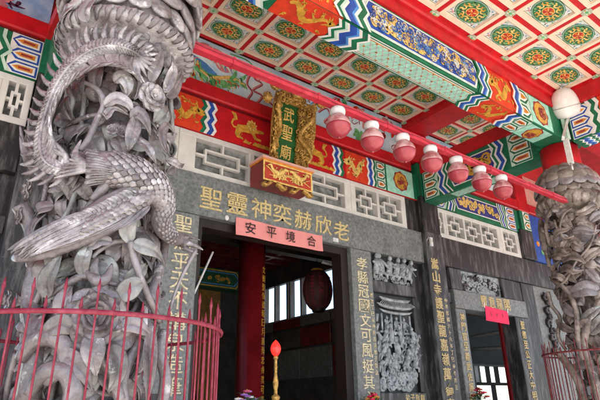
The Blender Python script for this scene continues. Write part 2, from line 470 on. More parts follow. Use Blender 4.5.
def nest(mb, fr, u0, u1, v0, v1, cols, step, d, tip=0.0, tipl=0.0, dd=0.002):
    # nested outlines of a panel with pointed ends
    for i, k in enumerate(cols):
        e = step * i
        h = (v0 + v1) / 2
        a0, a1, b0, b1 = u0 + e, u1 - e, v0 + e, v1 - e
        pts = [(a0 + tipl, b0), (a1 - tip, b0)] + ([(a1, h)] if tip else []) + [(a1 - tip, b1), (a0 + tipl, b1)] + ([(a0, h)] if tipl else [])
        mb.sheet(pts, fr, d + dd * i, k)
    return d + dd * len(cols)
def bars(mb, fr, u0, u1, v0, v1, n, d, base='white', c1='blue', c2='orange', right=True):
    # stacked pointed bars at the end of a painted beam
    mb.rect(min(u0, u1), max(u0, u1), v0, v1, fr, d, base)
    h = (v1 - v0) / n
    for i in range(n):
        a, b = v0 + h * i + h * .07, v0 + h * (i + 1) - h * .07
        L = abs(u1 - u0)
        lo, hi = min(u0, u1), max(u0, u1)
        t = h * .38
        args = dict(tip=t if right else 0, tipl=0 if right else t)
        nest(mb, fr, lo + .01, hi - .01, a, b, [c1, 'white', c2], h * .13, d + .002, **args)
        scr_u0, scr_u1 = lo + .01 + h * .42 + (0 if right else t * .6), hi - .01 - h * .42 - (t * .6 if right else 0)
        if scr_u1 - scr_u0 > 0.03:
            mb.rect(scr_u0, scr_u1, (a + b) / 2 - h * .07, (a + b) / 2 + h * .07, fr, d + .009, 'maroon')
def fishscale(mb, fr, u0, u1, v0, v1, d, s=0.19):
    mb.rect(u0, u1, v0, v1, fr, d, 'mint')
    n = max(2, int((u1 - u0) / s))
    du, H = (u1 - u0) / n, v1 - v0
    for i in range(2 * n):
        for sg in (0, 1):
            a = (u0 + i * du / 2, v0 + H * ((i + sg) % 2) * .5)
            b = (u0 + (i + 1) * du / 2, v0 + H * ((i + 1 + sg) % 2) * .5)
            for off in (0, H * .5):
                q = [(a[0], a[1] + off), (b[0], b[1] + off)]
                mb.strip(q, .0045, fr, d + .0015, 'white')
                mb.strip(q, .0018, fr, d + .003, 'tan')
        for cv in (v0 + H * .5,) if i % 2 else (v0 + H * .02, v0 + H * .98):
            mb.disc(u0 + i * du / 2, cv, .018, .012, fr, d + .0045, 'gold', 8)
            mb.disc(u0 + i * du / 2, cv, .010, .007, fr, d + .006, 'maroon', 8)
        cu = u0 + (i + .5) * du / 2
        for q in range(3):
            mb.strip([(cu - .03, v0 + H * (.2 + .3 * q)), (cu, v0 + H * (.26 + .3 * q)), (cu + .03, v0 + H * (.2 + .3 * q))], [.002, .006, .002], fr, d + .002 + .0003 * q, 'teal')
def medallion_face(mb, fr, cu, cv, r, d, base='orange', seed=1, sq=None):
    mb.disc(cu, cv, r, r, fr, d, 'maroon', 24)
    for i in range(8):
        a = 2 * pi * i / 8
        mb.disc(cu + r * .82 * cos(a), cv + r * .82 * sin(a), r * .28, r * .28, fr, d + .0006, 'maroon', 12)
    mb.disc(cu, cv, r * .9, r * .9, fr, d + .0015, 'gold', 24)
    scrolls(mb, fr, cu - r * .8, cu + r * .8, cv - r * .8, cv + r * .8, d + .003, 'maroon', 7, seed, r * .05, r * .34)
def field(mb, fr, u0, u1, v0, v1, ground, ink, n, seed, d, border=('green', 'white'), tip=.06, bw=.018):
    e = nest(mb, fr, u0, u1, v0, v1, list(border) + [ground], bw, d, tip=tip, tipl=tip)
    b = bw * len(border) + .01
    scrolls(mb, fr, u0 + b + tip * .6, u1 - b - tip * .6, v0 + b, v1 - b, e + .001, ink, n, seed)
STR = [('green', .05), ('white', .028), ('blue', .055), ('lblue', .028), ('white', .028)]
STRM = list(reversed(STR))

# ================================================================== GROUND
g = MB()
g.rect(-900, 900, -900, 900, Frame((0, 0, FLOOR), (1, 0, 0), (0, 1, 0)), 0, 'concrete')
g.build('ground', kind='structure')

# ================================================================== FACADE WALL
YW = 6.0
fac = thing('temple_facade', 'carved grey and black stone temple front with doorways, lattice vents and gilded inscriptions', 'facade', (4.25, YW, FLOOR))
FR = front(YW)
def part(fn, name, parent=fac, label=None, mirror=None, kind=None):
    m = MB(mirror)
    fn(m)
    return m.build(name, parent, label, kind=kind)
MIRX = 8.5
def column_text(chars, x, z0, dz, wd, ht, y, k, parent, th=.012, bold=0.0, name='inscription', label=None):
    m = MB()
    fr = front(y)
    for i, c in enumerate(chars): m.glyph(c, x, z0 - dz * i, wd, ht, fr, 0.0, k, th, bold)
    return m.build(name, parent, label)
# door jambs and lintel of the great doorway
jr = part(lambda m: m.bevbox(5.57, 6.03, 5.955, 6.3, FLOOR, 2.37, 'granite'), 'door_jamb')
column_text('孝縣冠國文可風挺其心', 5.79, 2.13, .232, .235, .205, 5.955, 'paletext', jr, bold=.006, label='faded gold couplet on the right jamb')
column_text('歲次丁巳年仲秋吉旦弟子敬立', 5.965, 1.62, .1, .065, .07, 5.955, 'paletext', jr, name='small_inscription')
jl = part(lambda m: m.bevbox(2.36, 2.83, 5.955, 6.3, FLOOR, 2.37, 'granite'), 'door_jamb')
column_text('聖為乎天不講泉造筆', 2.60, 2.20, .25, .25, .22, 5.955, 'paletext', jl, bold=.006, label='faded gold couplet on the left jamb')
ln = part(lambda m: m.bevbox(1.1, 7.4, 5.94, 6.3, 2.372, 2.97, 'granite'), 'door_lintel')
m = MB()
for i, c in enumerate('聖靈神奕赫欣老'):
    px, py = ((211, 199), (237, 204), (261, 209), (282, 214), (303, 220), (323, 225), (341, 231))[i]
    x, z = T(px, py, 5.94)
    m.glyph(c, x, z, .34, .31, front(5.94), 0, 'gildtext', .014, .007, flip=False)
m.build('inscription', ln, 'seven large gilded characters on the lintel')
# inner dark door frames
part(lambda m: (m.box(2.832, 2.92, 6.05, 6.28, FLOOR, 2.368, 'darkwood'), m.box(5.42, 5.568, 6.05, 6.28, FLOOR, 2.368, 'darkwood'), m.box(2.92, 5.42, 6.05, 6.28, 2.25, 2.368, 'darkwood')), 'door_frame')

def lattice(m, x0, x1, z0, z1, y, units, bar=.032, frame=.085):
    """white vent: frame, dark backing, bars round one small rectangle per unit"""
    m.box(x0, x1, y + .10, y + .30, z0, z1, 'lattback')
    fb = lambda a, b, c, d: m.bevbox(a, b, y - .02, y + .12, c, d, 'plaster', .008)
    fb(x0, x1, z0, z0 + frame)
    fb(x0, x1, z1 - frame, z1)
    a, b = z0 + frame, z1 - frame
    edges = [x0] + [u[0] for u in units] + [units[-1][1]]
    for k, (u0, u1) in enumerate(units):
        lo = x0 if k == 0 else (units[k - 1][1] + u0) / 2
        hi = x1 if k == len(units) - 1 else (u1 + units[k + 1][0]) / 2
        fb(lo, u0, a, b)
        fb(u1, hi, a, b)
        w_, h_ = u1 - u0, b - a
        if w_ < .16: continue
        q0, q1 = u0 + w_ * .22, u1 - w_ * .22
        if w_ > .7: q0, q1 = u0 + w_ * .17, u1 - w_ * .17
        r0, r1 = a + h_ * .30, b - h_ * .30
        bb = lambda x_0, x_1, z_0, z_1: m.box(x_0, x_1, y + .0, y + .06, z_0, z_1, 'plaster')
        bb(q0, q1, r0 - bar / 2, r0 + bar / 2)
        bb(q0, q1, r1 - bar / 2, r1 + bar / 2)
        bb(q0, q0 + bar, r0 + bar / 2, r1 - bar / 2)
        bb(q1 - bar, q1, r0 + bar / 2, r1 - bar / 2)
        mid, mz = (u0 + u1) / 2, (a + b) / 2
        bb(u0, q0, mz - bar / 2, mz + bar / 2)
        bb(q1, u1, mz - bar / 2, mz + bar / 2)
        bb(mid - bar / 2, mid + bar / 2, a, r0 - bar / 2)
        bb(mid - bar / 2, mid + bar / 2, r1 + bar / 2, b)
part(lambda m: lattice(m, 2.46, 5.66, 2.974, 3.62, YW, [(2.72, 3.60), (3.69, 3.83), (3.92, 4.58), (4.66, 5.52)]), 'lattice_window')
part(lambda m: lattice(m, 5.664, 7.06, 2.974, 3.62, YW, [(5.78, 6.30), (6.36, 6.94)]), 'lattice_window')
part(lambda m: lattice(m, 1.1, 2.456, 2.974, 3.62, YW, [(1.25, 2.35)]), 'lattice_window')
part(lambda m: m.box(7.064, 7.4, 6.0, 6.3, 2.974, 3.7, 'darkstone'), 'stone_block')

# figures of the carved panels
def figure(m, fr, u, v, h, d, k, r):
    lean = r.uniform(-.35, .35)
    P = lambda a, b, c=0: fr.p(u + a * h + lean * b * h, v + b * h, d + c * h)
    m.tube([P(0, 0), P(.01, .25, .05), P(0, .5, .1), P(0, .72, .08)], [h * .23, h * .20, h * .17, h * .12], k, rb=[h * .1, h * .12, h * .12, h * .08], nrm=fr.n, seg=7)
    m.ell(P(.0, .86, .1), (h * .12, h * .12, h * .14), k, (fr.u, fr.n, fr.v), 8, 6)
    m.ell(P(.0, .97, .1), (h * .07, h * .07, h * .07), k, (fr.u, fr.n, fr.v), 7, 5)
    for sg in (-1, 1):
        a, b = r.uniform(.16, .36), r.uniform(.25, .85)
        m.tube([P(.1 * sg, .66, .08), P(.24 * sg, .52, .14), P(a * sg, b, .22)], [h * .085, h * .075, h * .05], k, seg=6)
        m.tube([P(.08 * sg, .12, .05), P(.2 * sg, -.02, .1), P(.16 * sg + r.uniform(-.1, .1), -.2, .06)], [h * .08, h * .065, h * .05], k, seg=6)
    if r.random() < .5:
        a = r.uniform(-1, 1)
        m.tube([P(-.35, .3 - .4 * a, .24), P(.35, .5 + .4 * a, .24)], h * .022, k, seg=5)
def horse(m, fr, u, v, h, d, k, r):
    sx = r.choice((-1, 1))
    P = lambda a, b, c=0: fr.p(u + sx * a * h, v + b * h, d + c * h)
    m.tube([P(-.5, .1), P(-.3, .22, .1), P(.1, .18, .1), P(.35, .3, .1), P(.5, .6, .12), P(.62, .62, .12), P(.76, .46, .12)], [h * .08, h * .19, h * .17, h * .19, h * .1, h * .1, h * .05], k, nrm=fr.n, seg=7)
    for a, b in ((-.38, -.5), (-.2, -.45), (.3, -.35), (.48, -.2)):
        m.tube([P(a * .9, .1, .08), P(a + .1, -.15, .12), P(a, b, .08)], [h * .09, h * .05, h * .035], k, seg=6)
    m.tube([P(-.5, .15), P(-.68, .2, .06), P(-.75, -.15, .05)], [h * .05, h * .06, h * .01], k, seg=6)
def swirl(m, fr, u, v, R, d, k, r, th=.016):
    a0, sg = r.uniform(0, 2 * pi), r.choice((-1, 1))
    pts = [fr.p(u + R * (1 - .8 * t) * cos(a0 + sg * t * 8), v + R * (1 - .8 * t) * sin(a0 + sg * t * 8), d + .03 * t) for t in [i / 12 for i in range(13)]]
    m.tube(pts, [th * (.5 + sin(pi * min(1, i / 10))) for i in range(13)], k, nrm=fr.n, seg=6)
def relief_top(m, x0, x1, z0, z1, y, seed, kind):
    r = random.Random(seed)
    fr = front(y)
    if kind == 'men':
        n = 6
        for i in range(n):
            figure(m, fr, x0 + (i + .5) * (x1 - x0) / n, z0 + .10 + r.uniform(0, .03), (z1 - z0) * .80, .06, 'relief', r)
        for i in range(16): swirl(m, fr, r.uniform(x0 + .05, x1 - .05), z0 + r.uniform(.03, .09), .05, .03, 'relief', r)
    else:
        for i in range(44): swirl(m, fr, r.uniform(x0 + .08, x1 - .08), r.uniform(z0 + .06, z1 - .06), r.uniform(.03, .09), .02, r.choice(('relief', 'relief', 'darkstone')), r, .014)
        for i in range(5):
            u, v = r.uniform(x0 + .2, x1 - .2), r.uniform(z0 + .1, z1 - .1)
            for q in range(6): m.ell(fr.p(u + .04 * cos(q * 1.05), v + .04 * sin(q * 1.05), .05), (.035, .03, .02), 'relief', (fr.u, fr.v, fr.n), 7, 5)
def relief_main(m, x0, x1, z0, z1, y, seed):
    r = random.Random(seed)
    fr = front(y)
    W, H = x1 - x0, z1 - z0
    zz = lambda t: z0 + H * t
    cx = (x0 + x1) / 2
    # pavilion roof with upturned eaves
    for t, ww, th in ((.93, .40, .04), (.86, .47, .035), (.80, .42, .025)):
        m.tube([fr.p(cx + W * ww * q, zz(t) + .05 * q ** 4, .10) for q in (-1, -.8, -.4, 0, .4, .8, 1)], [.006, th * .8, th, th, th, th * .8, .006], 'relief', nrm=fr.n, seg=7)
    for i in range(22):
        q = -1 + i / 10.5
        m.tube([fr.p(cx + W * .36 * q, zz(.92), .13), fr.p(cx + W * .45 * q, zz(.865) + .03 * q ** 4, .15)], .008, 'relief', seg=5)
    for q in (-.36, -.12, .12, .36):
        m.tube([fr.p(cx + W * q, zz(.60), .08), fr.p(cx + W * q, zz(.79), .08)], .018, 'relief', seg=7)
    m.box(cx - W * .42, cx + W * .42, y - .10, y, zz(.585), zz(.605), 'relief')
    for q in (-.24, 0, .24): figure(m, fr, cx + W * q, zz(.63), .21, .05, 'relief', r)
    for t, n in ((.50, 4), (.37, 3), (.26, 4)):
        for i in range(n):
            u = x0 + (i + .5 + r.uniform(-.15, .15)) * W / n
            if r.random() < .55:
                horse(m, fr, u, zz(t) - .02, .25, .05, 'relief', r)
                figure(m, fr, u, zz(t) + .02, .24, .10, 'relief', r)
            else: figure(m, fr, u, zz(t) - .03, .31, .06, 'relief', r)
    for i in range(60): swirl(m, fr, r.uniform(x0 + .07, x1 - .07), zz(r.uniform(.03, .20)), r.uniform(.04, .085), r.uniform(.01, .06), 'relief', r, .02)
    for i in range(40): swirl(m, fr, r.uniform(x0 + .06, x1 - .06), zz(r.uniform(.2, .56)), r.uniform(.035, .07), .02, 'relief', r, .018)
    for i in range(6): m.tube([fr.p(x0 + W * (.04 + .02 * (i % 2)), zz(.2 + .1 * i), .03), fr.p(x0 + W * .06, zz(.28 + .1 * i), .06)], .03, 'relief', seg=6)
def relief_bay(mirror):
    p1 = part(lambda m: (m.box(6.034, 7.098, 6.078, 6.3, 1.8, 2.368, 'reliefdark'), m.bevbox(6.034, 6.09, 6.0, 6.08, 1.90, 2.36, 'midstone', .006), m.bevbox(7.04, 7.098, 6.0, 6.08, 1.90, 2.36, 'midstone', .006)), 'relief_panel', mirror=mirror)
    part(lambda m: relief_top(m, 6.09, 7.04, 1.905, 2.35, 6.08, 11, 'men'), 'carving', p1, mirror=mirror)
    part(lambda m: m.bevbox(6.034, 7.098, 5.965, 6.08, 1.70, 1.895, 'midstone'), 'stone_rail', mirror=mirror)
    p2 = part(lambda m: (m.box(6.034, 7.098, 6.078, 6.3, FLOOR, 1.795, 'reliefdark'), m.bevbox(6.034, 6.085, 6.0, 6.08, .13, 1.695, 'midstone', .006), m.bevbox(7.03, 7.098, 6.0, 6.08, .13, 1.695, 'darkstone', .006)), 'relief_panel', mirror=mirror)
    part(lambda m: relief_main(m, 6.085, 7.03, .13, 1.69, 6.08, 5), 'carving', p2, mirror=mirror)
    sl_ = part(lambda m: m.bevbox(6.034, 7.098, 5.95, 6.08, FLOOR, .125, 'midstone'), 'stone_plinth', mirror=mirror)
    if mirror is None:
        mm = MB()
        for i, c in enumerate('弟子敬獻'): mm.glyph(c, 6.62 + .12 * i, .045, .1, .1, front(5.95), 0, 'gildtext', .008)
        mm.build('inscription', sl_)
    part(lambda m: m.bevbox(7.1, 7.4, 6.06, 6.3, FLOOR, 2.368, 'darkstone'), 'stone_post', mirror=mirror)
relief_bay(None)
relief_bay(MIRX)
# columns between the bays
def stone_column(mirror):
    c = part(lambda m: (m.bevbox(7.4, 7.9, 5.86, 6.3, FLOOR, 2.985, 'midstone', .015), m.bevbox(7.41, 7.89, 5.87, 6.3, 2.99, 3.70, 'darkstone', .012)), 'stone_column', mirror=mirror)
    return c
cr_ = stone_column(None)
column_text('嵩山寺護聖龍嘉嶺萬御宮', 7.57, 2.36, .243, .20, .21, 5.86, 'gildtext', cr_, bold=.014, label='gilded couplet on the right column')
column_text('中華民國六十六年丁巳仲冬吉旦', 7.77, 1.70, .115, .07, .075, 5.86, 'paletext', cr_, name='small_inscription')
stone_column(MIRX)
# side bays
def side_bay(mirror):
    part(lambda m: m.bevbox(7.9, 12.6, 5.97, 6.3, 2.42, 3.0, 'darkstone'), 'stone_lintel', mirror=mirror)
    part(lambda m: lattice(m, 7.905, 10.18, 3.004, 3.62, YW, [(7.98, 8.16), (8.30, 8.83), (8.89, 9.42), (9.48, 10.05)]), 'lattice_window', mirror=mirror)
    part(lambda m: lattice(m, 10.184, 10.92, 3.004, 3.62, YW, [(10.30, 10.78)]), 'lattice_window', mirror=mirror)
    part(lambda m: m.bevbox(10.924, 11.45, 5.9, 6.3, 3.004, 3.70, 'darkstone'), 'stone_block', mirror=mirror)
    part(lambda m: m.box(7.9, 8.2, 6.1, 6.3, FLOOR, 2.418, 'darkstone'), 'stone_post', mirror=mirror)
    part(lambda m: m.bevbox(7.9, 8.2, 6.02, 6.1, 1.72, 1.92, 'midstone'), 'stone_rail', mirror=mirror)
    part(lambda m: m.bevbox(8.2, 8.55, 6.0, 6.3, 1.99, 2.418, 'midstone'), 'stone_post', mirror=mirror)
    part(lambda m: m.bevbox(9.95, 10.35, 6.0, 6.3, 1.99, 2.418, 'darkstone'), 'stone_post', mirror=mirror)
    p = part(lambda m: m.box(8.552, 9.948, 6.07, 6.3, 1.99, 2.418, 'relief'), 'relief_panel', mirror=mirror)
    part(lambda m: relief_top(m, 8.56, 9.94, 2.0, 2.38, 6.07, 21, 'cloud'), 'carving', p, mirror=mirror)
    l_ = part(lambda m: m.bevbox(8.2, 10.7, 5.965, 6.3, 1.625, 1.986, 'granite'), 'door_lintel', mirror=mirror)
    j1 = part(lambda m: m.bevbox(8.2, 8.5, 5.975, 6.3, FLOOR, 1.62, 'granite'), 'door_jamb', mirror=mirror)
    j2 = part(lambda m: m.bevbox(10.2, 10.7, 5.975, 6.3, FLOOR, 1.62, 'midstone'), 'door_jamb', mirror=mirror)
    part(lambda m: m.bevbox(10.704, 11.2, 6.0, 6.3, FLOOR, 2.418, 'darkstone'), 'stone_post', mirror=mirror)
    part(lambda m: m.bevbox(10.36, 10.7, 6.02, 6.3, 1.99, 2.418, 'darkstone'), 'stone_post', mirror=mirror)
    n_ = part(lambda m: m.box(11.2, 12.6, 6.04, 6.3, FLOOR, 2.418, 'granite'), 'niche_panel', mirror=mirror)
    def scroll(m):
        r = random.Random(4)
        fr = front(6.04)
        for i in range(9):
            swirl(m, fr, 11.62 + .1 * (i % 2), 2.2 - i * .15, .10, .03, 'darkstone', r, .03)
    part(scroll, 'carving', n_, mirror=mirror)
    return l_, j1, j2
l_, j1, j2 = side_bay(None)
m = MB()
for i, c in enumerate('豐意龍閣'): m.glyph(c, 9.13 + .27 * i, 1.84, .21, .23, front(5.965), 0, 'gildtext', .01, .008)
m.build('inscription', l_)
column_text('神門官至義武佐護國', 8.36, 1.46, .178, .14, .15, 5.975, 'gildtext', j1, bold=.01)
column_text('聖德至公正大中明', 10.42, 1.46, .2, .15, .16, 5.975, 'gildtext', j2, bold=.01)
side_bay(MIRX)
# wall above, behind the painted boards
part(lambda m: m.box(-4.1, 12.6, 6.06, 6.3, 3.70, 5.5, 'hallred'), 'upper_wall')
# ends of the front and plain wall further out
part(lambda m: m.box(12.6, 22, 6.0, 6.3, FLOOR, 5.5, 'darkstone'), 'end_wall')
part(lambda m: m.box(-7, -4.1, 6.0, 6.3, FLOOR, 5.5, 'darkstone'), 'end_wall')

# ================================================================== PAINTED FRIEZE OVER THE GREAT DOOR
GB = 'painted beams of the porch'
def lion(mb, fr, u, v, s, d, k, sx=1):
    body = [(-.50, .05), (-.42, .30), (-.15, .34), (.05, .40), (.12, .62), (.32, .72), (.52, .62), (.60, .44), (.56, .30), (.86, .34), (1.02, .30), (1.0, .20), (.78, .16), (.52, .10), (.60, -.10), (.86, -.14), (.86, -.24), (.50, -.24), (.34, .02), (.0, .0), (-.24, -.06), (-.30, -.26), (-.10, -.34), (-.12, -.42), (-.46, -.38), (-.56, -.2)]
    mb.sheet([(u + sx * a * s, v + b * s) for a, b in body], fr, d, k)
    mb.strip([(u + sx * a * s, v + b * s) for a, b in ((-.44, .12), (-.62, .10), (-.74, .25), (-.66, .45), (-.52, .55), (-.60, .78), (-.78, .85))], [s * c for c in (.05, .045, .045, .05, .1, .1, .01)], fr, d + .0005, k)
    for i in range(9):
        a = i / 9 * 2 * pi
        c_, e_ = u + sx * s * .35, v + s * .46
        mb.strip([(c_ + s * .16 * cos(a), e_ + s * .16 * sin(a)), (c_ + s * .30 * cos(a + .3), e_ + s * .30 * sin(a + .3))], [s * .06, s * .02], fr, d + .001, 'ygold')
    for P_ in (((-.35, .22), (-.1, .12), (.1, .16)), ((-.3, -.02), (-.18, -.16), (-.28, -.3)), ((.2, .12), (.4, .06), (.46, -.1)), ((.58, .3), (.74, .27), (.9, .29)), ((.22, .5), (.34, .4), (.46, .46)), ((.3, .6), (.4, .52), (.5, .56))):
        mb.strip([(u + sx * a * s, v + b * s) for a, b in P_], [.002, .007, .002], fr, d + .0026, 'orange')
    r = random.Random(int(u * 100))
    for i in range(7):
        a = u + r.uniform(-.9, 1.1) * s
        mb.strip([(a, v - .55 * s), (a + .12 * s, v - .46 * s), (a + .3 * s, v - .52 * s), (a + .45 * s, v - .44 * s)], [s * .02, s * .1, s * .07, s * .01], fr, d + .0013 + i * .0003, k)
def frieze(m):
    z0, z1 = 3.625, 4.17
    m.box(1.12, 7.4, 5.96, 6.06, z0, z1, 'red')
    fr = front(5.96)
    def mirr(u): return 8.5 - u
    m.rect(2.20, 2.80, z0, z1, fr, .003, 'orange_red')
    dragon(m, fr, 2.50, 3.90, .52, .46, .007, 'gold', 3)
    zigzag(m, fr, 2.74, z0, z1, [('green', .06), ('white', .05), ('blue', .07), ('white', .045)], .10, .006)
    lion(m, fr, 3.50, 3.86, .33, .005, 'gold')
    lion(m, fr, 4.88, 3.86, .33, .005, 'gold', -1)
    u = zigzag(m, fr, 5.24, z0, z1, [('white', .045), ('blue', .075), ('white', .05), ('green', .06)], .09, .006)
    m.rect(5.55, 6.12, z0, z1, fr, .003, 'orange_red')
    dragon(m, fr, 5.80, 3.90, .46, .5, .0075, 'ygold', 8, -1)
    zigzag(m, fr, 6.06, z0, z1, [('white', .045), ('blue', .075), ('white', .045), ('green', .05), ('pgreen', .03)], .07, .008)
    bars(m, fr, 6.30, 6.56, z0, z1, 3, .010, 'pgreen', 'green', 'orange')
    m.rect(6.53, 7.40, z0, z1, fr, .011, 'green')
    m.rect(6.57, 7.30, z0, z1, fr, .014, 'mint')
    medallion_face(m, fr, 6.95, 3.91, .19, .017, seed=5)
    bars(m, fr, 1.9, 2.18, z0, z1, 3, .005, 'pgreen', 'green', 'orange', right=False)
    m.rect(1.12, 1.9, z0, z1, fr, .004, 'mint')
    medallion_face(m, fr, 1.5, 3.91, .19, .008, seed=6)
fz = MB()
frieze(fz)
fz.build('painted_beam', None, 'red frieze board with golden lions and zigzag bands above the great doorway', 'painted beam', GB)

def wing_beam(m):
    z0, z1 = 3.625, 4.17
    fr = front(5.95)
    m.box(7.9, 11.0, 5.95, 6.06, z0, z1, 'green')
    bars(m, fr, 7.9, 8.24, z0, z1, 3, .004, 'white', 'blue', 'orange')
    zigzag(m, fr, 8.20, z0, z1, [('pgreen', .04), ('green', .06), ('white', .04), ('blue', .07), ('white', .03), ('green', .05), ('white', .03)], .12, .013, [(0, 0), (.3, .6), (.5, 0), (.8, .8), (1, .8)])
    field(m, fr, 8.56, 10.30, z0 + .07, z1 - .06, 'dblue', 'ygold', 34, 31, .004, ('green', 'white'), .08, .022)
    zigzag(m, fr, 10.22, z0, z1, [('white', .03), ('green', .05), ('white', .03), ('blue', .06), ('white', .03), ('green', .05), ('pgreen', .03)], -.1, .013, [(0, 0), (.3, .6), (.5, 0), (.8, .8), (1, .8)])
    bars(m, fr, 10.5, 10.84, z0, z1, 3, .004, 'white', 'blue', 'orange', right=False)
wb = MB()
wing_beam(wb)
wb.build('painted_beam', None, 'navy and gold scroll board above the lattice of the right side door', 'painted beam', GB)
wb = MB(MIRX)
wing_beam(wb)
wb.build('painted_beam', None, 'board with blue and orange pointed bars above the lattice left of the carved pillar', 'painted beam', GB)
# green posts over the columns
for mir, lab in ((None, 'green painted corner post on top of the right black stone column'), (MIRX, 'green painted corner post beside the blue and orange pointed bars')):
    m = MB(mir)
    m.box(7.405, 7.898, 5.88, 6.055, 3.704, 4.4, 'green')
    m.box(7.40, 7.44, 5.87, 5.88, 3.704, 4.17, 'dgreen')
    m.build('corner_post', None, lab, 'post', 'green corner posts')
for mir in (None,):
    m = MB(mir)
    m.box(11.02, 11.42, 5.90, 6.055, 3.704, 4.18, 'green')
    bars(m, front(5.90), 11.14, 11.42, 3.72, 4.17, 2, .004, 'white', 'green', 'orange', right=False)
    m.build('corner_post', None, 'green painted corner post at the far end beside the right carved pillar', 'post', 'green corner posts')
m = MB()
m.box(11.42, 13.4, 5.93, 6.055, 3.004, 4.18, 'blue')
r = random.Random(2)
for i in range(16):
    u, v = r.uniform(11.5, 13.3), r.uniform(3.1, 4.1)
    m.disc(u, v, .07, .07, front(5.93), .004 + .0004 * i, r.choice(('orange', 'orange_red', 'leafgreen')), 9)
    m.disc(u + .02, v + .02, .03, .03, front(5.93), .012 + .0004 * i, 'ygold', 8)
m.build('painted_board', None, 'dark blue board with painted flowers behind the right carved pillar', 'painted board')

# red cornices and mural boards
GC = 'red cornice boards'
for (x0, x1), lab in (((1.12, 7.24), 'red cornice under the pale blue mural of the middle bay'), ((7.82, 10.98), 'red cornice above the navy scroll board of the right bay'), ((11.46, 21.9), 'red cornice at the far right end behind the carved pillar'), ((-6.5, .68), 'red cornice under the plum blossom mural at the far left')):
    m = MB()
    m.bevbox(x0, x1, 5.88, 6.06, 4.20, 4.43, 'red', .02)
    m.box(x0, x1, 5.93, 6.06, 4.174, 4.20, 'deepred')
    m.build('cornice', None, lab, 'cornice', GC)
GP = 'red posts between the murals'
for (x0, x1), lab in (((7.24, 7.82), 'red post between the blue mural and the side bay above the right column'), ((10.98, 11.46), 'red post at the far right beside the pinkish board'), ((.68, 1.12), 'red post beside the plum blossom mural at the left')):
    m = MB()
    m.bevbox(x0, x1, 5.885, 6.06, 4.44 if x0 == 7.24 else 4.18, 5.29, 'red', .02)
    m.build('wall_post', None, lab, 'post', GP)
def st(m, pts, ws, k, d, Y=6.0):
    fr = front(6.03)
    P = [T(a, b, 6.03) for a, b in pts]
    Q = []
    W = []
    n = len(P)
    for i in range(n - 1):           # smooth the painted line
        for s_ in (0, .25, .5, .75):
            p0, p1, p2, p3 = P[max(0, i - 1)], P[i], P[i + 1], P[min(n - 1, i + 2)]
            f = lambda a, b, c, e: .5 * ((2 * b) + (-a + c) * s_ + (2 * a - 5 * b + 4 * c - e) * s_ ** 2 + (-a + 3 * b - 3 * c + e) * s_ ** 3)
            Q.append((f(p0[0], p1[0], p2[0], p3[0]), f(p0[1], p1[1], p2[1], p3[1])))
            W.append(ws[i] * (1 - s_) + ws[i + 1] * s_)
    Q.append(P[-1])
    W.append(ws[-1])
    m.strip(Q, W, fr, d, k)
m = MB()
m.box(1.12, 7.24, 6.03, 6.058, 4.43, 5.3, 'skyblue')
# bird with a long tail, clouds and flames
st(m, [(178, 58), (190, 62), (203, 70), (216, 80), (205, 84)], [.10, .16, .15, .07, .02], 'lblue', .003)
for i in range(7):
    a = i / 6
    st(m, [(186 + 14 * a, 52 + 10 * a), (184 + 16 * a, 62 + 9 * a), (186 + 20 * a, 76 + 7 * a)], [.01, .035, .01], ('leafgreen', 'mint', 'ygold')[i % 3], .005 + .0003 * i)
st(m, [(196, 66), (206, 77), (220, 82), (236, 82), (246, 86)], [.05, .09, .11, .08, .02], 'leafgreen', .008)
st(m, [(200, 70), (212, 78), (230, 78), (243, 84)], [.015, .03, .035, .01], 'ygold', .010)
st(m, [(184, 56), (190, 68), (194, 76)], [.035, .045, .03], 'maroon', .009)
for a, b in (((236, 82), (246, 75)), ((230, 80), (236, 70)), ((225, 84), (228, 92)), ((238, 84), (247, 90))):
    st(m, [a, ((a[0] + b[0]) / 2 + 2, (a[1] + b[1]) / 2), b], [.03, .03, .004], 'leafgreen', .0105)
for (cx, cy), rr in (((206, 50), .16), ((216, 56), .18), ((224, 66), .15), ((198, 46), .10), ((230, 60), .1)):
    u, v = T(cx, cy, 6.03)
    m.disc(u, v, rr, rr * .8, front(6.03), .0012 + rr * .005, 'pink', 18)
for i in range(6):
    st(m, [(196 + 7 * i, 42 + 4 * i), (203 + 6 * i, 50 + 4 * i), (208 + 6 * i, 60 + 4 * i)], [.012, .03, .006], ('white', 'pgreen')[i % 2], .006 + .0003 * i)
st(m, [(230, 54), (246, 60), (252, 66), (248, 72)], [.012, .014, .012, .008], 'leafgreen', .006)
for pts in ([(262, 72), (254, 78), (262, 84), (253, 90), (262, 96), (256, 104)], [(258, 70), (250, 75), (247, 84), (252, 92), (248, 100), (255, 106)], [(268, 100), (274, 106), (282, 105), (290, 112)],
            [(318, 112), (326, 108), (330, 116), (324, 122), (332, 126)], [(385, 118), (392, 124), (388, 130), (398, 133)], [(322, 98), (330, 102), (336, 98), (342, 104)]):
    st(m, pts, [.02] * len(pts), 'pink', .004)
    st(m, [(a + .6, b + .8) for a, b in pts], [.009] * len(pts), 'maroon', .006)
for i in range(14):
    px = 246 + i * 12.5
    st(m, [(px, 66 + (px - 246) * .43), (px + 1, 76 + (px - 246) * .43)], [.004, .012], 'maroon', .003)
rr = random.Random(7)
for i in range(26):
    px = rr.uniform(335, 392)
    py = 88 + (px - 335) * .43 + rr.uniform(8, 34)
    k = rr.choice(('pink', 'maroon', 'leafgreen', 'pink', 'white', 'orange_red'))
    a = rr.uniform(0, 6)
    st(m, [(px, py), (px + 4 * cos(a), py + 4 * sin(a)), (px + 7 * cos(a + .8), py + 7 * sin(a + .8))], [.02, .06, .01], k, .004 + .0003 * i)
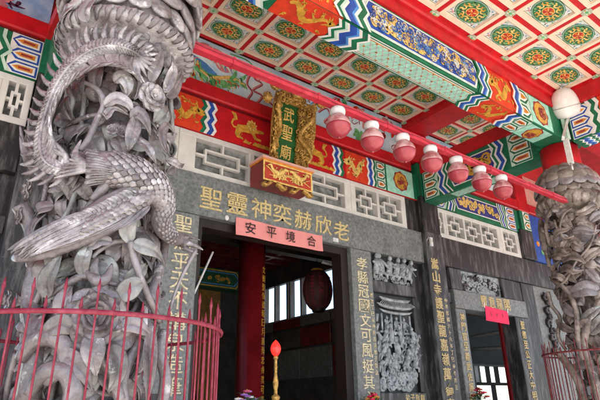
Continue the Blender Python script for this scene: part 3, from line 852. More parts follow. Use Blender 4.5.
for (px, py) in ((358, 139), (361, 147), (300, 105), (314, 96)):
    u, v = T(px, py, 6.03)
    m.disc(u, v, .06, .1, front(6.03), .013, 'leafgreen', 14)
rr = random.Random(17)
for i in range(34):                       # feather strokes along the bird
    f = rr.random()
    px, py = 186 + 54 * f, 62 + 22 * sin(f * 2.2) + rr.uniform(-5, 5)
    a = rr.uniform(.1, .9)
    st(m, [(px, py), (px + 4 * cos(a), py + 4 * sin(a)), (px + 7 * cos(a + .5), py + 7 * sin(a + .5))], [.003, .012, .002], ('ygold', 'mint', 'white', 'green', 'orange_red')[i % 5], .012 + .0003 * i)
for i in range(30):                       # thin flame lines and white cloud curls
    px = rr.uniform(196, 395)
    py = 40 + (px - 196) * .44 + rr.uniform(0, 26)
    a = rr.uniform(0, 6.3)
    R = rr.uniform(3, 6)
    st(m, [(px + R * (1 - t) * cos(a + 5 * t), py + R * (1 - t) * sin(a + 5 * t)) for t in (0, .25, .5, .75)], [.004, .010, .008, .003], ('white', 'pink', 'white', 'maroon', 'lblue')[i % 5], .0025 + .0002 * i)
m.build('mural_board', None, 'pale blue mural with a painted bird and red flame clouds above the plaque', 'mural', 'painted mural boards')
m = MB()
m.box(-6.5, .62, 6.03, 6.058, 4.43, 5.3, 'deepsky')
for pts, ws in (([(-6, -4), (8, 2), (16, 6), (25, 9)], [.03, .024, .018, .006]), ([(8, 2), (11, 7), (12, 9)], [.016, .012, .004]), ([(16, 6), (19, 3), (21, 4)], [.016, .03, .01]), ([(13, 16), (15, 13)], [.02, .01]), ([(18, 12), (22, 17)], [.012, .008]), ([(2, -2), (6, 0), (11, 1)], [.014, .014, .02])):
    st(m, pts, ws, 'plum', .004)
for px, py in ((0, 4), (-3, 8), (2, 9), (6, -3)):
    u, v = T(px, py, 6.03)
    for q in range(5): m.disc(u + .05 * cos(q * 1.26), v + .05 * sin(q * 1.26), .035, .035, front(6.03), .006 + .0004 * q, 'pink', 10)
u, v = T(3, 11, 6.03)
m.disc(u, v, .09, .05, front(6.03), .009, 'green', 10)
m.build('mural_board', None, 'deep blue mural with a plum blossom branch at the far left', 'mural', 'painted mural boards')
m = MB()
m.box(7.82, 10.98, 6.03, 6.058, 4.43, 5.3, 'skyblue')
m.build('mural_board', None, 'pale blue board above the right side door between two red posts', 'mural', 'painted mural boards')
m = MB()
m.box(11.46, 21.9, 6.03, 6.058, 4.43, 5.3, 'salmon')
scrolls(m, front(6.03), 11.7, 15.2, 4.6, 5.2, .004, 'deepred', 5, 3, .012)
m.build('mural_board', None, 'pinkish board with thin red drawing at the far right behind the pillar', 'mural', 'painted mural boards')

# ================================================================== BEAMS OF THE PORCH
def front_beam(m):
    Y0, Y1, Z0, Z1 = 3.03, 3.38, 3.65, 4.15
    m.box(1.05, 7.36, Y0, Y1, Z0, Z1, 'green')
    ff, uf = front(Y0), under(Z0)
    v0, v1 = -Y1, -Y0                    # underside runs from the back edge to the front edge
    def both(fn):
        fn(ff, Z0, Z1, 0)
        fn(uf, v0, v1, 1)
    RP = [(0, 0), (.25, .6), (.5, 0), (.75, .6), (1, 0)]
    # ends with medallions on mint
    for a, b, cu in ((6.50, 7.06, 6.77), (1.12, 1.5, 1.3)):
        both(lambda fr, p, q, w_: (m.rect(a, b, p + .02, q - .02, fr, .004, 'mint'), medallion_face(m, fr, cu, (p + q) / 2, .19 if w_ == 0 else .145, .007, seed=3 + w_)))
    both(lambda fr, p, q, w_: bars(m, fr, 6.20, 6.49, p + .012, q - .012, 2, .004, 'pgreen', 'green', 'orange'))
    both(lambda fr, p, q, w_: bars(m, fr, 1.52, 1.75, p + .012, q - .012, 2, .004, 'pgreen', 'green', 'orange', right=False))
    both(lambda fr, p, q, w_: zigzag(m, fr, 6.00, p, q, [('orange_red', .03), ('white', .04), ('blue', .07), ('lblue', .03), ('white', .04)], .10 if w_ == 0 else -.10, .016, RP))
    both(lambda fr, p, q, w_: (m.rect(5.42, 6.06, p, q, fr, .004, 'orange_red'), dragon(m, fr, 5.77, (p + q) / 2, .52, (q - p) * .98, .008, 'gold', 12 + w_, -1)))
    both(lambda fr, p, q, w_: zigzag(m, fr, 5.18, p, q, STR + [('green', .05), ('white', .025)], .12 if w_ == 0 else -.12, .016, RP))
    e_ = nest(m, ff, 3.16, 5.26, Z0 + .035, Z1 - .015, ['green', 'white', 'pgreen', 'white', 'blue'], .010, .004, tip=.09, tipl=.09)
    for k_, n_, sd_ in (('ygold', 140, 41), ('lilac', 44, 47), ('lblue', 28, 49), ('blue', 52, 51), ('ygold', 56, 43)): scrolls(m, ff, 3.26, 5.16, Z0 + .078, Z1 - .058, e_ + .001 * (sd_ - 40), k_, n_, sd_, .0085 if k_ == 'ygold' else .006, .05)
    nest(m, uf, 3.16, 5.26, v0 + .02, v1 - .02, ['white', 'green', 'white', 'orange'], .012, .003, .10, .10)
    fishscale(m, uf, 3.26, 5.16, v0 + .065, v1 - .065, .0125)
    both(lambda fr, p, q, w_: zigzag(m, fr, 2.84, p, q, [('white', .04), ('green', .045), ('pgreen', .035), ('white', .03), ('blue', .10), ('lblue', .035), ('white', .045), ('green', .08), ('white', .035)], -.13 if w_ == 0 else .13, .018, RP))
    both(lambda fr, p, q, w_: (m.rect(2.20, 2.90, p, q, fr, .004, 'orange_red'), dragon(m, fr, 2.58, (p + q) / 2, .62, (q - p) * 1.0, .008, 'gold', 15 + w_)))
    both(lambda fr, p, q, w_: zigzag(m, fr, 1.90, p, q, STR + [('white', .03), ('pgreen', .03)], -.1, .018, RP))
    both(lambda fr, p, q, w_: m.rect(1.75, 1.96, p, q, fr, .004, 'mint'))
    # back face plain green with a pale line
    m.rect(-7.2, -1.2, Z0 + .05, Z1 - .05, Frame((0, Y1, 0), (-1, 0, 0), (0, 0, 1)), .004, 'mint')
fb = MB()
front_beam(fb)
fb.build('painted_beam', None, 'big painted front beam with scale pattern underside and golden dragons between the carved pillars', 'painted beam', GB)
m = MB()
m.box(-4, 22, 3.0, 3.40, 4.154, 4.32, 'red')
m.bevbox(-4, 22, 2.95, 3.42, 4.322, 4.445, 'red', .02)
m.build('red_beam', None, 'long bright red beam running along the top of the big painted front beam', 'beam', 'plain red beams')
m = MB()
m.box(-4, 22, 3.10, 3.36, 4.447, 5.6, 'red')
m.build('red_wall', None, 'red boarding above the front beam hidden from the courtyard', 'boarding')

def depth_beam(m, xa):
    # from the wall column out to the carved pillar; left face and underside show
    Z0, Z1 = 3.575, 4.18
    x0, x1 = xa, xa + .34
    m.box(x0, x1, 3.50, 5.86, Z0, Z1, 'green')
    lf = leftside(x0)
    uf = Frame((0, 0, Z0), (0, -1, 0), (-1, 0, 0))
    A = lambda y: -y
    bars(m, lf, A(5.84), A(5.50), Z0 + .03, Z1, 3, .004, 'pgreen', 'green', 'orange')
    zigzag(m, lf, A(5.52), Z0, Z1, [('white', .035), ('blue', .07), ('white', .04), ('green', .05), ('white', .03)], .14, .014, [(0, .9), (.3, 0), (.6, .5), (.8, .1), (1, .6)])
    field(m, lf, A(5.26), A(4.22), Z0 + .06, Z1 - .05, 'dblue', 'gold', 34, 51, .004, ('green', 'white'), .08, .022)
    zigzag(m, lf, A(4.28), Z0, Z1, [('white', .03), ('green', .05), ('white', .04), ('blue', .07), ('white', .035), ('green', .03)], -.14, .014, [(0, .9), (.3, 0), (.6, .5), (.8, .1), (1, .6)])
    bars(m, lf, A(4.0), A(3.62), Z0 + .03, Z1, 3, .004, 'pgreen', 'green', 'orange', right=False)
    fishscale(m, uf, A(5.3), A(4.2), -x1 + .04 if False else -x1 + .05, -x0 - .05, .003)
db = MB()
depth_beam(db, 7.5)
db.build('painted_beam', None, 'painted cross beam from the right stone column out to the right carved pillar', 'painted beam', GB)
m = MB()
m.box(7.47, 7.90, 3.44, 5.87, 4.184, 4.43, 'red')
m.build('red_beam', None, 'red plank lying on the painted cross beam at the right pillar', 'beam', 'plain red beams')
m = MB(MIRX)
m.box(7.5, 7.84, 3.50, 5.86, 3.575, 4.18, 'green')
m.box(7.47, 7.90, 3.44, 5.87, 4.184, 4.43, 'red')
m.build('painted_beam', None, 'cross beam behind the left carved pillar running to the wall', 'painted beam', GB)
m = MB()
m.box(7.22, 7.80, 3.43, 5.87, 5.12, 5.34, 'red')
m.build('red_beam', None, 'dark red ceiling beam parting the inner coffered ceilings', 'beam', 'plain red beams')
m = MB(MIRX)
m.box(7.22, 7.80, 3.43, 5.87, 5.12, 5.34, 'red')
m.build('red_beam', None, 'red ceiling beam over the left carved pillar', 'beam', 'plain red beams')
def side_beam(m):
    Z0, Z1 = 3.60, 4.15
    m.box(7.44, 7.80, -.6, 2.94, Z0, Z1, 'green')
    lf = leftside(7.44)
    A = lambda y: -y
    bars(m, lf, A(2.92), A(2.62), Z0 + .02, Z1 - .02, 3, .004, 'white', 'blue', 'orange')
    zigzag(m, lf, A(2.66), Z0, Z1, [('white', .05), ('green', .06), ('white', .05)], .08, .014)
    m.rect(A(2.48), A(1.7), Z0, Z1, lf, .004, 'orange_red')
    dragon(m, lf, A(2.1), 3.88, .6, .5, .008, 'gold', 77)
    zigzag(m, lf, A(1.7), Z0, Z1, STR, .1, .014)
    field(m, lf, A(1.4), A(-.3), Z0 + .05, Z1 - .04, 'blue', 'ygold', 40, 61, .004, ('green', 'white'), .08, .02)
    uf = Frame((0, 0, Z0), (0, -1, 0), (-1, 0, 0))
    zigzag(m, uf, A(2.92), -7.78, -7.46, STR + STR, .08, .004)
    fishscale(m, uf, A(2.4), A(-.3), -7.75, -7.49, .003)
sb = MB()
side_beam(sb)
sb.build('painted_beam', None, 'painted side beam with blue and orange bars at the right edge beside the white lamp', 'painted beam', GB)
m = MB()
m.box(7.37, 7.86, -.6, 2.945, 4.154, 4.445, 'red')
m.build('red_beam', None, 'bright red beam at the top right corner above the painted side beam', 'beam', 'plain red beams')
m = MB(8.46)
m.box(7.44, 7.80, -.6, 2.94, 3.60, 4.15, 'green')
m.box(7.37, 7.86, -.6, 2.945, 4.154, 4.445, 'red')
m.build('red_beam', None, 'red and green outer beam over the left pillar, out of the picture at the top', 'beam', 'plain red beams')

# ================================================================== COFFERED CEILINGS
def coffer_meshes(px, py):
    a, b = px / 2 - .035, py / 2 - .035
    fr = under(0)
    m = MB()
    # raised cream border, sunk field
    fw = .056
    for (u0, u1, v0, v1) in ((-a, a, -b, -b + fw), (-a, a, b - fw, b), (-a, -a + fw, -b + fw, b - fw), (a - fw, a, -b + fw, b - fw)):
        m.box(u0, u1, v0, v1, -.035, .02, 'cream')
    m.box(-a + fw, a - fw, -b + fw, b - fw, -.006, .02, 'cream')
    e = nest(m, fr, -a + fw + .012, a - fw - .012, -b + fw + .010, b - fw - .010, ['green', 'white', 'lilac'], .008, .007, dd=.0012)
    r = random.Random(5)
    cw, ch = a - fw - .03, b - fw - .026
    for i in range(190):
        cu, cv = r.uniform(-cw, cw), r.uniform(-ch, ch)
        if (cu / (cw * .93)) ** 2 + (cv / (ch * .95)) ** 2 < 1: continue
        ang, L = r.uniform(0, 6.3), r.uniform(.016, .034)
        q = [(max(-cw, min(cw, cu + L * x_ * cos(ang + 1.3 * x_))), max(-ch, min(ch, cv + L * x_ * sin(ang + 1.3 * x_)))) for x_ in (0, .5, 1)]
        m.strip(q, [.003, .0095, .0015], fr, e + .001 + .0002 * (i % 12), ('lblue', 'green', 'leafgreen', 'pink', 'white', 'green')[i % 6])
    panel = m.mesh('coffer_panel')
    m = MB()
    ru, rv = a - fw - .030, b - fw - .016
    d = .012
    for i, (f_, k) in enumerate(((1, 'green'), (.955, 'pgreen'), (.92, 'medgreen'), (.44, 'green'), (.38, 'ygold'), (.32, 'orange_red'))):
        m.disc(0, 0, ru * f_, rv * f_, fr, d + .0022 * i, k, 40)
    r = random.Random(31)
    for i in range(8):                    # curling tendrils between leaf lobes
        t = 2 * pi * i / 8 + .2
        for sg in (-1, 1):
            pts, ws = [], []
            for j in range(11):
                s_ = j / 10
                R = .20 * (1 - .8 * s_)
                ph = t + sg * (.9 + s_ * 6.0)
                c0 = .66 + .05 * sg
                pts.append((ru * (c0 * cos(t + .12 * sg) + R * cos(ph)), rv * (c0 * sin(t + .12 * sg) + R * sin(ph))))
                ws.append(.0035 + .0075 * sin(pi * s_))
            m.strip(pts, ws, fr, d + .0065 + .0004 * i + .0002 * (sg + 1), ('ygold', 'gold')[i % 2] if sg > 0 else 'ygold')
        if i % 2 == 0:
            for q in range(5):
                t2 = t + .39 + r.uniform(-.2, .2)
                f_ = r.uniform(.55, .82)
                m.disc(ru * f_ * cos(t2), rv * f_ * sin(t2), .016, .012, fr, d + .0102 + .0003 * q, ('green', 'leafgreen', 'dgreen')[q % 3], 9)
    for i in range(9):
        t = 2 * pi * i / 9
        m.strip([(ru * .06 * cos(t), rv * .06 * sin(t)), (ru * .22 * cos(t + .5), rv * .22 * sin(t + .5)), (ru * .34 * cos(t + .3), rv * .34 * sin(t + .3))], [.003, .009, .004], fr, d + .0135 + .0003 * i, ('ygold', 'orange', 'maroon')[i % 3])
    med = m.mesh('medallion')
    return panel, med
def ceiling(label, xs, ys, z, px, py):
    t = thing('coffered_ceiling', label, 'ceiling', ((xs[0] + xs[-1]) / 2, (ys[0] + ys[-1]) / 2, z), 'coffered porch ceilings')
    base = MB()
    base.box(min(xs) - .02, max(xs) + .02, min(ys) - .02, max(ys) + .02, z + .001, z + .08, 'red')
    base.build('ceiling_board', t)
    bat = MB()
    for x in xs: bat.box(x - .035, x + .035, min(ys), max(ys), z - .028, z + .001, 'red')
    for y in ys:
        for i in range(len(xs) - 1): bat.box(xs[i] + .035, xs[i + 1] - .035, y - .035, y + .035, z - .028, z + .001, 'red')
    bat.build('batten', t)
    nd = MB()
    fr = under(z - .028)
    for x in xs:
        for y in ys:
            nd.rect(x - .075, x + .075, -y - .036, -y + .036, fr, .010, 'boss')
            nd.rect(x - .036, x + .036, -y - .062, -y + .062, fr, .012, 'boss')
            nd.rect(x - .055, x + .055, -y - .024, -y + .024, fr, .014, 'pgreen')
            nd.disc(x, -y, .026, .02, fr, .016, 'leafgreen', 10)
            for sg in (-1, 1): nd.disc(x + sg * .045, -y, .012, .012, fr, .0165, 'gold', 8)
    nd.build('batten_boss', t)
    pm, mm = coffer_meshes(px, py)
    cells = sorted(((xs[i] + px / 2, ys[j] + py / 2) for i in range(len(xs) - 1) for j in range(len(ys) - 1)), key=lambda c: -c[1])
    for cx, cy in cells:
        o = bpy.data.objects.new('coffer_panel', pm)
        COL.objects.link(o)
        o.parent = t
        o.location = Vector((cx, cy, z)) - t.location
        q = bpy.data.objects.new('medallion', mm)
        COL.objects.link(q)
        q.parent = o
        q.rotation_euler = (0, 0, pi if (round(cx * 7) + round(cy * 5)) % 2 else 0)
    return t
ceiling('bright outer coffered ceiling in cream and red above the front beam', [7.35 - .75 * k for k in range(8, -1, -1)], [2.94 - .565 * k for k in range(6, -1, -1)], 4.445, .75, .565)
ceiling('shaded inner coffered ceiling in front of the blue mural', [7.20 - .775 * k for k in range(7, -1, -1)], [5.92 - .582 * k for k in range(4, -1, -1)], 5.30, .775, .582)
ceiling('small inner coffered ceiling right of the dark red ceiling beam', [7.82 + .775 * k for k in range(0, 5)], [5.92 - .582 * k for k in range(4, -1, -1)], 5.30, .775, .582)
for bx, lab in (((11.0, 22, 3.43, 6.05, 5.30, 5.4), 'plain red soffit at the far right end of the inner porch'), ((-6.5, .70, 3.43, 6.05, 5.30, 5.4), 'plain red soffit over the plum blossom mural at the left'),
                ((8.0, 22, -.7, 2.94, 4.45, 4.55), 'plain red soffit right of the outer coffered ceiling'), ((-6.5, 1.3, -.7, 2.94, 4.45, 4.55), 'plain red soffit left of the outer coffered ceiling')):
    m = MB()
    m.box(*bx, 'red')
    m.build('soffit', None, lab, 'soffit', 'red soffits')
m = MB()
for bx in ((-7, 22, -.75, 7.0), (-7, .5, 7.0, 10.2), (3.3, 22, 7.0, 10.2), (-7, 22, 10.2, 14)): m.box(*bx, 5.62, 5.9, 'rooftile')  # unseen slabs keeping daylight out, with a gap added to light the hall
m.box(-7, 22, -.75, 3.0, 4.70, 5.0, 'rooftile')
m.box(-7, 22, -.80, -.62, 4.40, 5.7, 'red')
m.build('temple_roof', None, 'unseen tiled roof above the porch and hall, with an added light well', 'roof')

# ================================================================== LAMP RAIL AND GLOBE LAMPS
m = MB()
m.box(1.24, 7.24, 3.10, 3.165, 2.61, 2.675, 'rail_red')
rl = m.build('lamp_rail', None, 'long slim bright red rail carrying the seven globe lamps', 'rail')
m = MB()
wp = []
for i in range(57):
    x = 1.3 + 5.9 * i / 56
    wp.append((x, 3.092, 2.655 - .010 * (1 + cos(2 * pi * (x - 2.85) / .4515)) * (1 if x > 2.6 else .3)))
m.tube(wp, .0035, 'fence_red', seg=6)
m.build('wire', rl)
for x in (1.7, 2.6, 3.52, 4.44, 5.32, 6.2, 6.8):
    m = MB()
    m.box(x - .012, x + .012, 3.094, 3.170, 2.605, 2.680, 'rail_red')
    m.build('clip', rl)
ordn = ('first globe lamp on the left, nearest the plaque', 'second globe lamp from the left on the rail', 'third globe lamp from the left on the rail', 'fourth globe lamp, in the middle of the rail', 'third globe lamp from the right on the rail', 'second globe lamp from the right on the rail', 'last globe lamp on the right, nearest the carved pillar')
proto = None
for i in range(7):
    x = 2.85 + .4515 * i
    loc = (x, 3.132, 2.61)
    lab = 'red glass ' + ordn[i]
    if proto is None:
        t = thing('globe_lamp', lab, 'lamp', loc, 'red globe lamps on the rail')
        m = MB()
        c = Vector(loc)
        m.lathe([(.05, 0), (.072, -.004), (.078, -.03), (.074, -.055), (.066, -.075)], c, 'porcelain')
        m.build('lamp_cap', t)
        m = MB()
        prof = [(.058, -.075), (.066, -.085)]
        zc, R = -.19, .118
        prof2 = []
        for q in range(0, 19):
            a = radians(56 - q * (146 / 18))
            prof2.append((R * cos(a), zc + R * sin(a)))
        k = 8
        m.lathe(prof + prof2[:k], c, 'globedust')
        m.lathe(prof2[k - 1:], c, 'globe')
        m.build('glass_globe', t)
        m = MB()
        m.lathe([(.012, -.307), (.014, -.312), (.004, -.328)], c, 'globe', 10)
        m.build('globe_tip', t)
        proto = t
    else:
        t = proto.copy()
        COL.objects.link(t)
        t.location = loc
        t['label'] = lab
        for ch in list(proto.children):
            q = ch.copy()
            COL.objects.link(q)
            q.parent = t
    t.rotation_euler = ((-.03, .02, 0), (.04, -.06, .5), (-.02, .05, 1.1), (.03, .0, 2), (0, -.05, .3), (-.04, .02, 2.2), (.03, .03, 1))[i]

# ================================================================== PLAQUE, BANNER AND PAPER
pl = thing('name_plaque', 'leaning green name plaque in a gilded dragon frame above the doorway', 'plaque', (4.09, 5.75, 3.3))
th = math.atan2(.15, .97)
bu, bv = Vector((1, 0, 0)), Vector((0, -sin(th), cos(th)))
bo = Frame((4.088, 5.76, 3.42), bu, bv)
m = MB()
m.prism([(-.182, 0), (.182, 0), (.182, .98), (-.182, .98)], bo, -.05, 0, 'boardgreen')
pb = m.build('board', pl)
m = MB()
for c, v in zip('武聖廟', (.80, .50, .18)): m.glyph(c, 0, v, .20, .235, bo, 0, 'ygold', .012, .006)
m.build('inscription', pb, 'three pale gold characters')
def gold_frame(m):
    r = random.Random(9)
    for sg in (-1, 1):
        a = radians(42)
        wu = Vector((sg * cos(a), -sin(a), 0))
        base = [bo.p(sg * .19, v, 0) for v in (-.02, .25, .5, .75, 1.02)]
        outer = [b + wu * wd + bv * 0 for b, wd in zip(base, (.22, .26, .30, .29, .22))]
        vs = base + outer + [p + Vector((0, .03, 0)) for p in base] + [p + Vector((0, .03, 0)) for p in outer]
        fs = [(i, i + 1, 6 + i, 5 + i) for i in range(4)] + [(10 + i, 11 + i, 16 + i, 15 + i) for i in range(4)] + [(5 + i, 6 + i, 16 + i, 15 + i) for i in range(4)]
        m.add(vs, fs, 'goldy')
        nn = wu.cross(bv) * (1 if sg > 0 else -1)
        fr = Frame(bo.p(sg * .19, 0, 0), wu, bv)
        if fr.n.y > 0: fr.n = -fr.n
        for i in range(80):
            u, v = r.uniform(.02, .26), r.uniform(.0, 1.0)
            R = r.uniform(.025, .055)
            a0, s2 = r.uniform(0, 6.3), r.choice((-1, 1))
            pts = [fr.p(u + R * (1 - .7 * t) * cos(a0 + s2 * t * 7), v + R * (1 - .7 * t) * sin(a0 + s2 * t * 7), .015 + .03 * t + .01 * (i % 3)) for t in [j / 8 for j in range(9)]]
            m.tube(pts, [.011 * (.5 + sin(pi * j / 8)) for j in range(9)], 'goldy', seg=5)
        # dragon coiling down the wing
        pts = [fr.p(.16 + .10 * sin(t * 9), 1.0 - t * 1.0, .06) for t in [j / 26 for j in range(27)]]
        m.tube(pts, [.02 + .022 * sin(pi * j / 26) for j in range(27)], 'goldy', seg=7)
        for i in range(0, 27, 2): m.tube([pts[i], pts[i] + fr.n * .06 + fr.u * (.03 if i % 4 else -.03)], [.014, .002], 'goldy', seg=5)
        e = bo.p(sg * .19, 1.02, 0) + wu * .34
        m.ell(e + Vector((0, -.02, .02)), (.085, .07, .09), 'goldy')
        for i in range(16):
            a0 = r.uniform(0, 6.3)
            m.ell(e + Vector((.08 * cos(a0), -.06 + r.uniform(-.02, .02), .02 + .08 * sin(a0))), .024, 'goldy', None, 6, 4)
    for i in range(60):
        u, v = r.uniform(-.26, .26), 1.0 + r.uniform(0, .17) * (1 - .2)
        R = r.uniform(.025, .05)
        a0 = r.uniform(0, 6.3)
        pts = [bo.p(u + R * (1 - .7 * t) * cos(a0 + t * 7), v + R * (1 - .7 * t) * sin(a0 + t * 7), .01 + .05 * t) for t in [j / 8 for j in range(9)]]
        m.tube(pts, [.011 * (.5 + sin(pi * j / 8)) for j in range(9)], 'goldy', seg=5)
    m.prism([(-.28, .985), (.28, .985), (.24, 1.13), (.1, 1.2), (-.1, 1.2), (-.24, 1.13)], bo, -.05, .02, 'goldy')
    m.ell(bo.p(.1, 1.16, .06), (.12, .08, .075), 'goldy')
    for u0, u1 in ((-.2, -.183), (.183, .2)): m.prism([(u0, 0), (u1, 0), (u1, .98), (u0, .98)], bo, -.05, .015, 'goldy')
m = MB()
gold_frame(m)
for (kx, ky), kr in (((267.5, 97), .075), ((313.5, 109), .06)):
    c = onY(kx, ky, 5.5)
    m.ell(c, kr, 'goldy', None, 14, 9)
    for i in range(26):
        a, b = random.Random(i).uniform(0, 6.3), random.Random(i + 99).uniform(-1.2, 1.2)
        m.ell(c + Vector((cos(a) * cos(b), sin(a) * cos(b), sin(b))) * kr * .95, kr * .25, 'goldy', None, 6, 4)
m.build('gilded_frame', pl)
def plaque_base(m):
    x0, x1, y0, y1, z0, z1 = 3.52, 4.46, 5.50, 5.86, 2.93, 3.28
    m.box(x0 + .03, x1 - .03, y0 + .02, y1, z0, z1 - .04, 'hallred')
    m.box(x0 + .015, x1 - .015, y0 + .0, y1, z1 - .04, z1 - .02, 'orange')
    m.box(x0, x1, y0 - .02, y1, z1 - .02, z1 + .015, 'salmon')
    fr = front(y0 + .02)
    m.rect(x0 + .03, x1 - .03, z0, z1 - .04, fr, .002, 'brick')
    for a, b, c, d in ((x0 + .03, x1 - .03, z0, z0 + .025), (x0 + .03, x1 - .03, z1 - .065, z1 - .04)): m.rect(a, b, c, d, fr, .006, 'ygold')
    for a in (x0 + .03, x1 - .055): m.rect(a, a + .025, z0 + .025, z1 - .065, fr, .006, 'ygold')
    r = random.Random(3)
    for cx, sx in ((x0 + .29, 1), (x1 - .29, -1)):
        P = lambda a, b, c=.02: fr.p(cx + sx * a, z0 + .155 + b, c)
        m.tube([P(-.19, .08), P(-.14, .10), P(-.11, .03), P(-.02, -.01), P(.06, .02), P(.11, .08), P(.17, .07)], [.008, .02, .022, .042, .04, .026, .012], 'ygold', rb=.02, nrm=fr.n, seg=7)
        for a, b in ((-.06, -.1), (.0, -.11), (.06, -.1), (.11, -.06)): m.tube([P(a * .6, 0), P(a + .02, b * .6), P(a, b)], [.02, .012, .01], 'ygold', seg=6)
        for i in range(20): m.tube([P(r.uniform(-.22, .22), r.uniform(-.1, .1), .012), P(r.uniform(-.22, .22), r.uniform(-.1, .1), .012)], .007, 'ygold', seg=5)
    for cx, sg in ((x0 + .12, -1), (x0 + .34, 1), (x1 - .34, -1), (x1 - .12, 1)):
        pts = [Vector((cx - sg * .07, y0 + .05, z0 + .0)), Vector((cx - sg * .02, y0 + .03, z0 - .03)), Vector((cx + sg * .03, y0 + .02, z0 - .075)), Vector((cx + sg * .075, y0 + .03, z0 - .07)), Vector((cx + sg * .07, y0 + .04, z0 - .035)), Vector((cx + sg * .045, y0 + .04, z0 - .04))]
        m.tube(smooth_path(pts, 3), [.016, .02, .024, .026, .026, .026, .024, .022, .02, .018, .016, .014, .012, .010, .008, .005], 'goldy', rb=.05, nrm=Vector((0, -1, 0)), seg=8)
m = MB()
plaque_base(m)
m.build('plaque_base', pl, 'red box base with two gilded lions')

bn = thing('paper_banner', 'pink paper banner with four black characters on the door lintel', 'banner', (4.13, 5.92, 2.3))
bz = lambda x: 2.305 + .004 * sin((x - 3.3) * 4)
m = MB()
n = 16
vs, fs = [], []
for i in range(n + 1):
    x = 3.37 + 1.56 * i / n
    y = 5.925 - .012 * sin(i * .7) - (.02 if i == n else 0)
    for zz in (2.185, 2.31, 2.445): vs.append((x, y - (.012 if zz < 2.2 else 0), zz + .004 * sin(i * .5)))
for i in range(n):
    for j in range(2): fs.append((3 * i + j, 3 * i + 3 + j, 3 * i + 4 + j, 3 * i + 1 + j))
m.add(vs, fs, 'banner', True)
m.add([(x, y + .003, z) for x, y, z in vs], [f[::-1] for f in fs], 'banner', True)
pp_ = m.build('paper', bn)
m = MB()
for i, c in enumerate('安平境合'):
    x, z = T((251, 272, 291, 312)[i], (228, 232.5, 236.5, 241)[i], 5.89)
    m.glyph(c, x, z + .0, .17, .17, front(5.898), 0, 'ink', .002, .004)
m.build('inscription', pp_)
m = MB()
x0, x1 = 9.12, 9.92
fr = Frame((0, 5.955, 0), (1, 0, 0), (0, 0, 1))
m.prism([(9.10, 1.455), (9.90, 1.43), (9.91, 1.70), (9.13, 1.745)], fr, 0, .004, 'redpaper')
r = random.Random(6)
for cx in (9.30, 9.50, 9.70):
    for q in range(3):
        a = r.uniform(0, 3.1)
        m.strip([(cx - .04 * cos(a), 1.60 - .04 * sin(a)), (cx + .04 * cos(a), 1.60 + .04 * sin(a))], [.006, .004], fr, .006 + .0004 * q, 'maroon')
for a, b in ((9.10, 1.75), (9.90, 1.71)): m.strip([(a, b - .05), (a + .02, b + .05)], .012, fr, .008, 'white')
m.build('red_paper', None, 'small bright red paper hanging from the right side door lintel', 'paper')
# small fittings on the stone
m = MB()
x, z = T(430.5, 242, 5.86)
m.bevbox(x - .035, x + .035, 5.82, 5.858, z - .085, z + .085, 'porcelain', .008)
m.ell((x, 5.82, z), (.012, .008, .02), 'metal')
m.tube([(7.41, 5.853, 2.78), (7.48, 5.853, z + .09), (x - .05, 5.85, z + .05), (x, 5.84, z + .04)], .007, 'cable', seg=6)
m.build('door_sensor', None, 'small white sensor box with a thin cable on the right stone column', 'sensor')
m = MB()
x, z = T(226.5, 218, 5.94)
m.ell((x, 5.93, z), (.035, .02, .04), 'porcelain')
m.build('ceramic_hook', None, 'small white knob on the lintel at the top left of the doorway', 'hook')
m = MB()
x, z = T(335, 240, 5.94)
m.box(x - .05, x + .06, 5.925, 5.938, z - .035, z + .03, 'porcelain')
m.build('paper_tag', None, 'small white tag under the last gilded character of the lintel', 'tag')

# ================================================================== HALL AND SIDE ROOM BEHIND THE WALL
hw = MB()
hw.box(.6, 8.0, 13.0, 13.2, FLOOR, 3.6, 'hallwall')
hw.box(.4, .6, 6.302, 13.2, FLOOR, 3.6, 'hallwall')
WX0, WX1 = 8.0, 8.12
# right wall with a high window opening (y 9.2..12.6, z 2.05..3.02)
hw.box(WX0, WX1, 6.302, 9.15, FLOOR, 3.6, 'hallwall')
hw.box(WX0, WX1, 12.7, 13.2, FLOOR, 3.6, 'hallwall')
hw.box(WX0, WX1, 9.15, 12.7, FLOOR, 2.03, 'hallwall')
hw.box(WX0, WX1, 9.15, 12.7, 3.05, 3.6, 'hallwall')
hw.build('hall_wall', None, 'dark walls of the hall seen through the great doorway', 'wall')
m = MB()
for z0, z1, k in ((1.80, 2.02, 'granite'), (1.30, 1.74, 'hallwall'), (.55, 1.24, 'granite')):
    for i in range(5): m.bevbox(7.93, 8.0, 6.9 + 1.22 * i, 8.06 + 1.22 * i, z0, z1, k if (i + int(z0 * 10)) % 3 else 'hallred', .01)
m.build('wall_panelling', None, 'dim stone and red panels under the high windows inside the hall', 'panelling')
m = MB()
for y in (9.15, 9.72, 9.86, 10.5, 11.0, 11.12, 11.7, 12.25, 12.62): m.box(WX0 - .01, WX1 + .02, y, y + .07, 2.03, 3.05, 'metal')
m.box(WX0 - .03, WX1 + .03, 9.15, 12.7, 2.032, 2.07, 'metal')
m.build('hall_window', None, 'row of bright high window panes in the right wall of the hall', 'window')
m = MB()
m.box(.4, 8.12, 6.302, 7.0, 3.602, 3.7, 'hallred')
m.box(3.3, 8.12, 7.0, 10.2, 3.602, 3.7, 'hallred')  # left part kept open under the added light well, out of view
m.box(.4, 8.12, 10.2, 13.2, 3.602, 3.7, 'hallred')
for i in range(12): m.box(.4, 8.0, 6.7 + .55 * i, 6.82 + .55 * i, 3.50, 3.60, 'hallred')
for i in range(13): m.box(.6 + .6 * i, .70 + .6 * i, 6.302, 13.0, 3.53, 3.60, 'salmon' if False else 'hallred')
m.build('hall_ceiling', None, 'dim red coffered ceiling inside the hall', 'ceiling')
m = MB()
